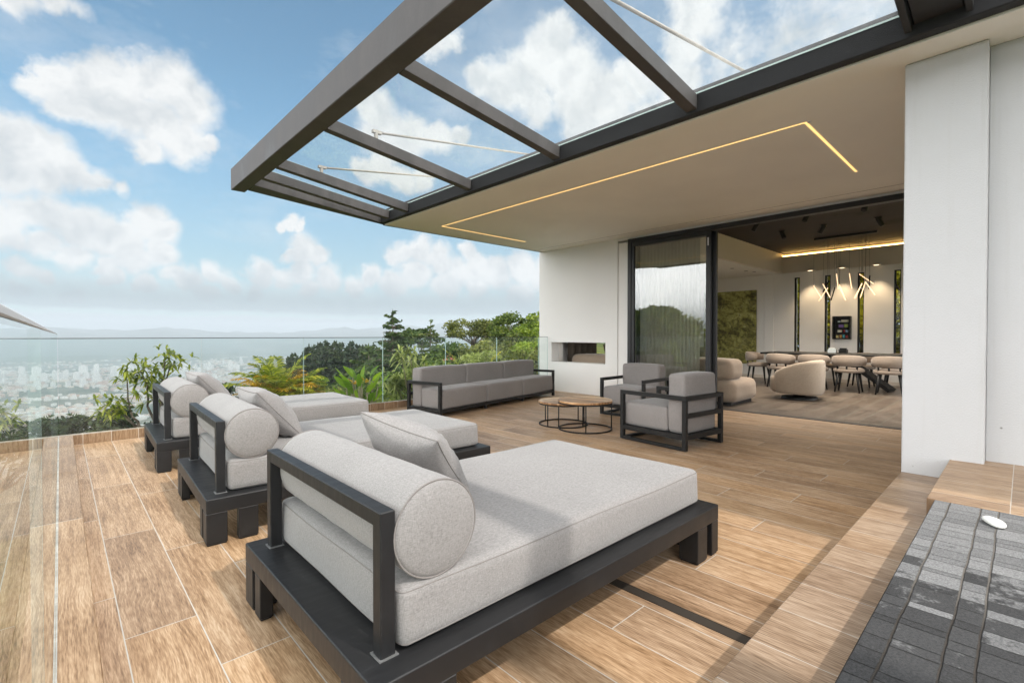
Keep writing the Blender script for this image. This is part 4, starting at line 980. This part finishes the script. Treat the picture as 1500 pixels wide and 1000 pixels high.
def make_daybed():
    D = empty('daybed', (0, 0, 0), 0, '', 'daybed', 'three grey daybeds in a row on the deck')
    L, Wd = 1.915, 1.15
    f = MB(); zt, zb = .25, .172
    for b in ((0, L, 0, .07), (0, L, Wd - .07, Wd), (0, .20, .07, Wd - .07), (L - .07, L, .07, Wd - .07)): f.box(b[0], b[1], b[2], b[3], zb, zt)
    f.box(.195, L - .065, .065, Wd - .065, zb + .02, zt - .006)
    f2 = MB().cushion(0, L, 0, Wd, zb, zt, r=.006, n=3); P = f2.build('platform', 'daybed_steel', D)
    # three box legs at every corner, in an L with slots between them
    s = .10; gp = .052
    for cx, sx in ((0, 1), (L, -1)):
        for cy_, sy in ((0, 1), (Wd, -1)):
            for (u, v, a, b) in ((0, 0, s, s), (s + gp, 0, s, .05), (0, s + gp * .6, .05, .07)) if sx > 0 else ((0, 0, .07, s), (.07 + gp, 0, s, s), (0, s + gp, .07, .09)):
                xa, xb = sorted((cx + sx * (u + .001), cx + sx * (u + a))); ya, yb = sorted((cy_ + sy * (v + .001), cy_ + sy * (v + b)))
                lg = MB().box(xa, xb, ya, yb, .008, zb + .001).box(xa + .004, xb - .004, ya + .004, yb - .004, 0, .008); lg.build('leg', 'daybed_steel', D, bevel=.003)
    # open back frame
    b = MB(); y0, y1 = .085, Wd - .085; pw = .045
    b.box(.062, .107, y0, y0 + pw, zt + .001, .647).box(.062, .107, y1 - pw, y1, zt + .001, .647).box(.0622, .1068, y0 + pw - .004, y1 - pw + .004, .602, .6468)
    b.build('back_frame', 'daybed_steel', D, bevel=.003)
    MB().box(.056, .113, y0 - .006, y0 + pw + .006, zt + .0005, zt + .004).box(.056, .113, y1 - pw - .006, y1 + .006, zt + .0005, zt + .004).build('weld_bead', 'weld', D)
    m = MB().cushion(.118, L - .055, .075, Wd - .055, zt + .001, .425, r=.030, n=16, puff=.009, wob=.0022, seed=3); mt = m.build('mattress', 'grey_fabric', D)
    x0, x1, ya, yb = .118, L - .055, .075, Wd - .055
    for z in (.410, .266):
        q = .030 - math.sqrt(.030 ** 2 - max(0, abs(z - .338) - .057) ** 2)
        lp = loop_pts([(x0 + q, ya + q, z), (x1 - q, ya + q, z), (x1 - q, yb - q, z), (x0 + q, yb - q, z)], .03); fine = []
        for a_, b_ in zip(lp, lp[1:] + lp[:1]):
            n_ = max(1, int((b_ - a_).length / .025)); fine += [m.surf(a_ + (b_ - a_) * k / n_) for k in range(n_)]
        MB().tube(fine, .0022, 5, closed=True).build('piping', 'piping_fabric', mt)
    # bolster
    Rb = .142; hl = (Wd - .15) / 2; prof = [(0, -hl - .012), (Rb * .5, -hl - .010), (Rb * .88, -hl - .002), (Rb * .975, -hl + .006), (Rb, -hl + .022)] + [(Rb + .0012 * math.sin(k * 2.3) + .001, -hl + .022 + (2 * hl - .044) * k / 12) for k in range(1, 12)] + [(Rb, hl - .022), (Rb * .975, hl - .006), (Rb * .88, hl + .002), (Rb * .5, hl + .010), (0, hl + .012)]
    M = Matrix.Translation((.243, Wd / 2 + .005, .425 + Rb * .955)) @ Matrix.Rotation(R(-90), 4, 'X')
    bo = MB().lathe(prof, 48, M=M).build('bolster', 'grey_fabric', D)
    for z in (-hl + .006, hl - .006): MB().tube([M @ Vector((Rb * .985 * math.cos(a), Rb * .985 * math.sin(a), z)) for a in np.linspace(0, 6.283, 49)[:-1]], .0028, 5, closed=True).build('piping', 'piping_fabric', bo)
    return D
day = make_daybed()
labs = ['nearest grey daybed, filling the foreground beside the floor drain', 'middle grey daybed of the three in the row', 'farthest grey daybed, closest to the glass railing and the palm']
for i, (x, y, rz) in enumerate(((.553, 1.082, -.3), (.553, 2.945, -2.2), (.562, 4.80, -1.8))):
    o = day if i == 0 else copy_tree(day); o.location = (x, y, 0); o.rotation_euler = (0, 0, R(rz)); o['label'] = labs[i]
plabs = ['grey throw pillow leaning on the bolster of the nearest daybed', 'grey throw pillow leaning on the bolster of the middle daybed', 'grey throw pillow on the farthest daybed, two corners showing against the valley']
for i, (x, y, z, a, tilt, roll) in enumerate(((1.125, 1.80, .602, 6, 47, 14), (1.04, 3.52, .60, 1, 48, 0), (1.05, 5.40, .60, 2, 47, 2))):
    c = empty('throw_pillow', (x, y, z), 0, plabs[i], 'pillow', 'throw pillows on the daybeds')
    M = Matrix.Rotation(R(a), 4, 'Z') @ Matrix.Rotation(R(tilt), 4, 'Y') @ Matrix.Rotation(R(roll), 4, 'Z')
    mb = MB(); square_pillow(mb, .215, .105, 11 + i, M); co = mb.build('cover', 'grey_fabric', c)
    MB().tube(pillow_edge(.215, M), .0026, 5, closed=True).build('piping', 'piping_fabric', co)

# ================================================================== OUTDOOR SOFA AND ARMCHAIRS
def make_seat(name, W_, D_, seats, label, cat, loc, rz, group=None, back_h=.70, arm_h=.525, zf=.12, seat_top=.405, bar=.042, sled=True, back_t=.23):
    """local: x across, y from front (0) to back (D_)"""
    S = empty(name, loc, R(rz), label, cat, group); b = bar; m = 'black_steel'
    for x in (0, W_ - b):
        a = MB().box(x, x + b, 0, b, .006, arm_h - b).box(x, x + b, D_ - b, D_, .006, arm_h - b).box(x, x + b, 0, D_, arm_h - b + .001, arm_h)
        if sled: a.box(x + .001, x + b - .001, b, D_ - b, .006, .006 + b * .7)
        a.build('armrest', m, S, bevel=.002)
    f = MB().box(b, W_ - b, 0, b, zf - b, zf + .006).box(b, W_ - b, D_ - b, D_, zf - b, zf + .006).box(b, W_ - b, b, D_ - b, zf - .02, zf - .001)
    f.box(.001, b - .001, b, D_ - b, zf - b, zf + .006).box(W_ - b + .001, W_ - .001, b, D_ - b, zf - b, zf + .006)
    f.build('seat_frame', m, S, bevel=.002)
    bf = MB().box(b, W_ - b, D_ - b, D_, arm_h - b, arm_h - .001).box(b, W_ - b, D_ - b * .8, D_, (arm_h + zf) / 2 - b / 2, (arm_h + zf) / 2 + b / 2); bf.build('back_frame', m, S, bevel=.002)
    if sled: MB().box(b, W_ - b, .001, b - .001, .006, .006 + b * .7).build('foot_rail', m, S, bevel=.002)
    else:
        for x in (W_ / 3, 2 * W_ / 3): MB().box(x - b / 2, x + b / 2, .01, .01 + b, .006, zf - b).build('leg', m, S, bevel=.002); MB().box(x - b / 2, x + b / 2, D_ - b, D_ - .01, .006, zf - b).build('leg', m, S, bevel=.002)
    fx0, fx1 = b + .006, W_ - b - .006; sw = (fx1 - fx0) / seats
    for k in range(seats):
        MB().cushion(fx0 + k * sw + .002, fx0 + (k + 1) * sw - .002, .008, D_ - b - back_t + .03, zf + .007, seat_top, r=.028, n=9, puff=.012, wob=.003, seed=20 + k).build('seat_cushion', 'sofa_fabric', S)
        MB().cushion(fx0 + k * sw + .002, fx0 + (k + 1) * sw - .002, D_ - b - back_t + .034, D_ - b - .006, zf + .007, back_h, r=.035, n=9, puff=.010, wob=.003, seed=40 + k).build('back_cushion', 'sofa_fabric', S)
    return S
make_seat('sofa', 3.02, .66, 3, 'long grey three seat outdoor sofa with black frame against the glass railing', 'sofa', (3.745, 5.41, 0), 11.0, back_h=.655, arm_h=.475, zf=.10, seat_top=.375, sled=False)
g = 'pair of outdoor armchairs'
# local front faces -y: turned so the near one faces the valley, the other faces the tables
make_seat('armchair', .68, .80, 1, 'grey outdoor armchair seen from behind, nearest the sliding door opening', 'armchair', (5.112, 2.935, 0), 180 - 6, g, .735, .53, .15, .40)
make_seat('armchair', .70, .74, 1, 'grey outdoor armchair in front of the glass pane, facing the round tables', 'armchair', (5.60, 4.135, 0), -90 + 2, g, .70, .52, .15, .40)

# ================================================================== NESTING TABLES
def coffee_table(loc, r, h, label, rot):
    T = empty('coffee_table', loc, rot, label, 'coffee table', 'two round nesting tables')
    MB().lathe([(r - .008, h - .026), (r, h - .022), (r, h - .004), (r - .004, h)], 56).build('table_top', 'acacia_top', T)
    ring = lambda z, rr: [(rr * math.cos(a), rr * math.sin(a), z) for a in np.linspace(0, 6.283, 57)[:-1]]
    MB().tube(ring(.009, r - .012), .009, 8, closed=True).build('base_ring', 'black_steel', T)
    MB().tube(ring(h - .034, r - .012), .008, 8, closed=True).build('top_ring', 'black_steel', T)
    for k in range(4):
        a = k * math.pi / 2 + .5; p = ((r - .012) * math.cos(a), (r - .012) * math.sin(a))
        MB().tube([(*p, .012), (*p, h - .034)], .0075, 8).build('leg', 'black_steel', T)
coffee_table((4.58, 3.60, 0), .325, .352, 'taller round wooden table on black wire legs, nearer the armchairs', .2)
coffee_table((4.63, 3.98, 0), .315, .30, 'lower round wooden table tucked partly under its taller neighbour', 1.1)

# ================================================================== INDOOR FURNITURE
# beige modular sofa, its back to the terrace
S = empty('modular_sofa', (8.15, 4.6, 0), 0, 'beige rounded modular sofa indoors with its back to the terrace', 'sofa')
for k in range(3):
    y0 = -1.50 + k * 1.12
    MB().cushion(-.46, .50, y0 + .004, y0 + 1.11, .05, .40, r=.10, n=9, puff=.015, wob=.004, seed=60 + k).build('seat_module', 'beige_fabric', S)
    MB().cushion(-.44, .10, y0 + .01 + .06 * (k == 0), y0 + 1.10, .402, .73, r=.10, n=9, puff=.014, wob=.004, seed=70 + k).build('back_cushion', 'beige_fabric', S)
MB().box(-.40, .44, -1.42, 1.78, 0, .05).build('plinth', 'black_steel', S)
for x, y, z, l in ((8.02, 4.0, .79, 'brown throw pillow on the back of the beige sofa, near the door'), (8.02, 5.75, .80, 'dark brown pillow on the beige sofa, seen through the wall slot')):
    mb = MB(); M = Matrix.Rotation(R(70), 4, 'Y'); square_pillow(mb, .21, .07, int(y * 10), M)
    tag(mb.build('throw_pillow', 'brown_fabric', loc=(x + .22, y, z - .06)), l, 'pillow')
t = empty('low_table', (9.75, 4.15, 0), 0, 'low dark side table beside the beige sofa', 'side table')
MB().cushion(-.45, .25, -.3, .3, .22, .27, r=.012, n=4).build('table_top', 'black_steel', t)
for a in ((-.38, -.24), (-.38, .24), (.18, -.24), (.18, .24)): MB().box(a[0] - .03, a[0] + .03, a[1] - .03, a[1] + .03, 0, .219).build('leg', 'black_steel', t)
# tub chair: shell high at the back, falling towards the front (front = +y local)
T = empty('tub_chair', (9.60, 2.74, 0), R(4), 'cream upholstered swivel tub chair indoors, seen from the side', 'armchair')
def tub():
    n = 56; th = .11; vs = []; fs = []; k = 9
    def plan(a, r): c, q = math.cos(a), math.sin(a); e = (abs(c) ** 3.4 + abs(q) ** 3.4) ** (-1 / 3.4); return r * e * c, r * .93 * e * q
    for i in range(n + 1):
        a = R(-90) + R(-148 + 296 * i / n); x, y = plan(a, .40); v = (y + .40) / .76
        zt = .685 - .015 * v - .20 * max(0, v) ** 2.2; zb = .09 + .02 * v
        for (q, z) in ((.372, zb), (.392, zb + .05), (.402, (zb + zt) / 2), (.398, zt - .05), (.385, zt - .012), (.36, zt), (.325, zt - .02), (.30, zt - .09), (.30, zb)): vs.append((*plan(a, q), z))
    for i in range(n):
        for j in range(k): fs.append((i * k + j, (i + 1) * k + j, (i + 1) * k + (j + 1) % k, i * k + (j + 1) % k))
    fs.append(tuple(range(k))); fs.append(tuple(n * k + j for j in reversed(range(k))))
    return MB().add(vs, fs, 0, True)
tub().build('shell', 'tub_fabric', T)
MB().cushion(-.31, .31, -.28, .41, .12, .41, r=.08, n=8, puff=.02).build('seat', 'tub_fabric', T)
MB().lathe([(.28, 0), (.28, .035), (.10, .04), (.10, .11)], 32).build('swivel_base', 'black_steel', T)
# dining table and chairs
DT = empty('dining_table', (12.05, 2.75, 0), 0, 'long black dining table with crossed slab legs indoors', 'table')
MB().cushion(-.5, .5, -1.15, 1.35, .70, .74, r=.012, n=4).build('table_top', 'black_steel', DT)
for s in (-1, 1):
    MB().bar((.0, s * .1, .69), (-.15, s * .98, .03), .30, .07).build('leg', 'black_steel', DT); MB().bar((.02, s * .15, .69), (.18, s * .9, .03), .22, .06).build('leg', 'black_steel', DT)
def make_chair():
    D = empty('dining_chair', (0, 0, 0), 0, '', 'dining chair', 'dining chairs round the black table')
    # front = +x ; curved back band at -x with a gap over the seat
    n = 36; vs = []; fs = []
    for i in range(n + 1):
        a = R(180) + R(-98 + 196 * i / n); u = abs(i / n - .5) * 2; rp = .272 + .004 * math.sin(i * math.pi)
        zt = .735 - .06 * u ** 2.2; zb = .515 + .03 * u ** 2
        pl = .004 * (1 if i % 2 else -1)
        for rr, z in ((.272 + pl, zb), (.286 + 1.6 * pl, (zb + zt) / 2), (.280 + pl, zt - .02), (.262, zt), (.242, zt - .02), (.236, zb)): vs.append((rr * math.cos(a), rr * math.sin(a), z))
    for i in range(n):
        for j in range(6): fs.append((i * 6 + j, i * 6 + (j + 1) % 6, (i + 1) * 6 + (j + 1) % 6, (i + 1) * 6 + j))
    fs += [tuple(reversed(range(6))), tuple(n * 6 + j for j in range(6))]
    MB().add(vs, fs, 0, True).build('backrest', 'chair_fabric', D)
    MB().lathe([(.0, .385), (.20, .385), (.245, .395), (.262, .42), (.255, .455), (.22, .475), (0, .48)], 30).build('seat', 'chair_fabric', D)
    for a in (140, 220, 180): MB().bar((.245 * math.cos(R(a)), .245 * math.sin(R(a)), .44), (.255 * math.cos(R(a)), .255 * math.sin(R(a)), .56), .03, .012).build('back_support', 'black_steel', D)
    for sx, sy in ((1, 1), (1, -1), (-1, 1), (-1, -1)): MB().tube([(sx * .15, sy * .15, .39), (sx * .20, sy * .20, 0)], [.026, .014], 8).build('leg', 'black_steel', D)
    return D
ch = make_chair()
spots = [(11.4, 3.62, 0, 'beige dining chair at the left of the front row, partly behind the cream tub chair'), (11.4, 2.99, 0, 'beige dining chair directly behind the cream tub chair'), (11.4, 2.38, 0, 'beige dining chair in the front row just right of the cream tub chair'), (11.4, 1.73, 0, 'beige dining chair in the front row cut off by the white wall'),
         (12.75, 3.70, 180, 'dining chair across the table beneath the leftmost narrow window'), (12.75, 3.10, 180, 'dining chair across the table beneath the second narrow window'), (12.75, 2.44, 180, 'dining chair across the table to the right of the wall cabinet'), (12.75, 1.82, 180, 'dining chair across the table beneath the rightmost window'),
         (12.1, 4.32, -90, 'dining chair at the head of the table by the green stone artwork')]
for i, (x, y, rz, l) in enumerate(spots):
    o = ch if i == 0 else copy_tree(ch); o.location = (x, y, 0); o.rotation_euler = (0, 0, R(rz + rng.uniform(-5, 5))); o['label'] = l
for k, (y, m, l) in enumerate(((2.86, 'trinket_clear', 'small clear glass caddy on the dining table'), (2.66, 'black_steel', 'small black box on the dining table beside the glass caddy'))):
    MBx = MB().box(-.06, .06, -.075, .075, 0, .075).box(-.045, .045, -.06, .06, .075, .105); tag(MBx.build('table_box', m, loc=(12.25, y, .741), bevel=.004), l, 'box')
# wall cabinet with small things
B = empty('wall_cabinet', (13.5, 2.95, 1.3), 0, 'black glazed wall cabinet of small colourful boxes between the narrow windows', 'cabinet')
f = MB(); f.box(-.13, -.0, -.18, -.155, -.27, .27).box(-.13, 0, .155, .18, -.27, .27).box(-.13, 0, -.155, .155, -.27, -.245).box(-.13, 0, -.155, .155, .245, .27)
f.build('frame', 'black_steel', B, bevel=.003); MB().box(-.02, -.002, -.154, .154, -.244, .244).build('back_panel', 'canopy_box', B)
for z in (-.12, .0, .12): MB().box(-.115, -.021, -.154, .154, z - .005, z + .005).build('shelf', 'black_steel', B)
items = [(-.13, .01, .13, .055, 'cream'), (.08, .03, .13, .03, 'clear'), (-.12, -.05, .008, .07, 'lime'), (-.03, .06, .008, .065, 'violet'), (-.13, -.08, -.11, .06, 'sky'), (-.06, -.04, -.11, .06, 'red'), (.0, .08, -.11, .055, 'cream'), (-.12, -.08, -.24, .06, 'red'), (-.06, -.02, -.24, .075, 'teal'), (.0, .04, -.24, .07, 'orange'), (.06, .11, -.24, .06, 'gold')]
for y0, y1, z, h, c in items: MB().box(-.09, -.03, y0, y1, z, z + h).build('small_box', 'trinket_' + c, B, bevel=.003)
MB().tube([(-.012, .13, -.272), (-.008, .15, -.40), (-.010, .12, -.55), (-.006, .13, -.72)], .004, 5).build('cord', 'cap_steel', B)
# pendant
Pn = empty('pendant_light', (11.9, 2.58, 3.2), 0, 'cluster pendant of slanting glowing glass rods over the dining table', 'pendant light')
MB().box(-.03, .03, -.55, .55, -.035, .008).build('ceiling_bar', 'black_steel', Pn, bevel=.004)
rods = [(3.06, 2.05, -28), (2.98, 2.00, 32), (2.87, 2.06, -24), (2.70, 2.25, -6), (2.63, 2.00, -22), (2.59, 2.02, -18), (2.47, 2.24, -7), (2.36, 2.03, 24), (2.31, 2.02, 20), (2.26, 2.04, 15), (2.22, 2.27, -48), (2.12, 2.06, -30)]
for k, (y, z, a) in enumerate(rods):
    y -= 2.58; z -= 3.2; L = .16; dx = .12 * math.sin(k * 2.1); s, c = math.sin(R(a)) * L, math.cos(R(a)) * L
    MB().tube([(dx, y + s * -1, z + c), (dx, y + s, z - c)], .0085, 8).build('glass_rod', 'led_pendant', Pn)
    MB().tube([(dx, y - s, z + c), (dx * .3, y - s, -.03)], .0018, 4).build('wire', 'black_steel', Pn)
for (y, z, a) in ((2.93, 2.17, 25), (2.80, 2.0, 14), (2.17, 2.2, 3)):
    y -= 2.58; z -= 3.2; s, c = math.sin(R(a)) * .14, math.cos(R(a)) * .14; MB().tube([(.1, y - s, z + c), (.1, y + s, z - c)], .012, 8).build('dark_rod', 'black_steel', Pn); MB().tube([(.1, y - s, z + c), (.03, y - s, -.03)], .0018, 4).build('wire', 'black_steel', Pn)
# ceiling spots
def make_spot():
    S_ = empty('ceiling_spotlight', (0, 0, 3.21), 0, '', 'spotlight', 'black ceiling spotlights')
    MB().lathe([(.055, 0), (.055, -.02), (.012, -.021)], 18).build('ceiling_rose', 'black_steel', S_)
    M = Matrix.Translation((0, 0, -.03)) @ Matrix.Rotation(R(28), 4, 'X')
    MB().lathe([(.040, .02), (.042, -.14), (.034, -.142)], 18, M=M).build('can', 'black_steel', S_); MB().lathe([(0, -.136), (.033, -.1365)], 16, M=M).build('lens', 'lamp_face', S_)
    return S_
sp = make_spot()
def spot_lamp(x, y):
    l = bpy.data.lights.new('spot_lamp', 'SPOT'); lo = bpy.data.objects.new('spot_lamp', l); COL.objects.link(lo)
    l.energy = 130; l.color = (1, .88, .74); l.spot_size = R(120); l.spot_blend = .8; l.shadow_soft_size = .04; lo.location = (x, y, 3.02)
for i, (x, y, rz, l) in enumerate(((9.45, 3.42, 20, 'black ceiling spotlight nearest the door frame, front row left'), (9.3, 2.55, 60, 'black ceiling spotlight in the middle of the front row'), (9.2, 1.72, 80, 'black ceiling spotlight at the right of the front row, near the wall'), (10.6, 3.36, 150, 'tilted black ceiling spotlight in the back row at the left'), (10.55, 2.62, 0, 'black ceiling spotlight in the back row left of the pendant bar'), (10.6, 1.80, 200, 'tilted black ceiling spotlight in the back row at the right'))):
    o = sp if i == 0 else copy_tree(sp); o.location = (x, y, 3.21); o.rotation_euler = (0, 0, R(rz)); o['label'] = l; spot_lamp(x, y)
# small red roofed house on the far field
hx = put(34.7, 120); Hh = empty('farmhouse', (hx[0], hx[1], hx[2]), R(20), 'tiny red roofed farmhouse on a yellow field far behind the sofa', 'house')
MB().box(-4, 4, -3, 3, -2, 3).build('wall', 'far_tan', Hh)
MB().add([(-4.4, -3.4, 3), (4.4, -3.4, 3), (4.4, 3.4, 3), (-4.4, 3.4, 3), (-4.4, 0, 5), (4.4, 0, 5)], [(0, 1, 5, 4), (2, 3, 4, 5), (0, 4, 3), (1, 2, 5), (3, 2, 1, 0)]).build('roof', 'pot_red', Hh)

# ================================================================== AIR
def build_haze():
    m = bpy.data.materials.new('haze'); m.use_nodes = True; t = NT(m.node_tree); t.n.clear(); out = t.new('ShaderNodeOutputMaterial')
    v = t.new('ShaderNodeVolumePrincipled'); v.inputs['Color'].default_value = (.76, .85, .92, 1); v.inputs['Density'].default_value = .00026; v.inputs['Anisotropy'].default_value = .1
    t.l.new(v.outputs[0], out.inputs['Volume']); MATS['haze'] = m
    tag(MB().box(-8600, 8600, -8600, 8600, -230, 205).build('haze', 'haze'), kind='stuff')
build_haze()
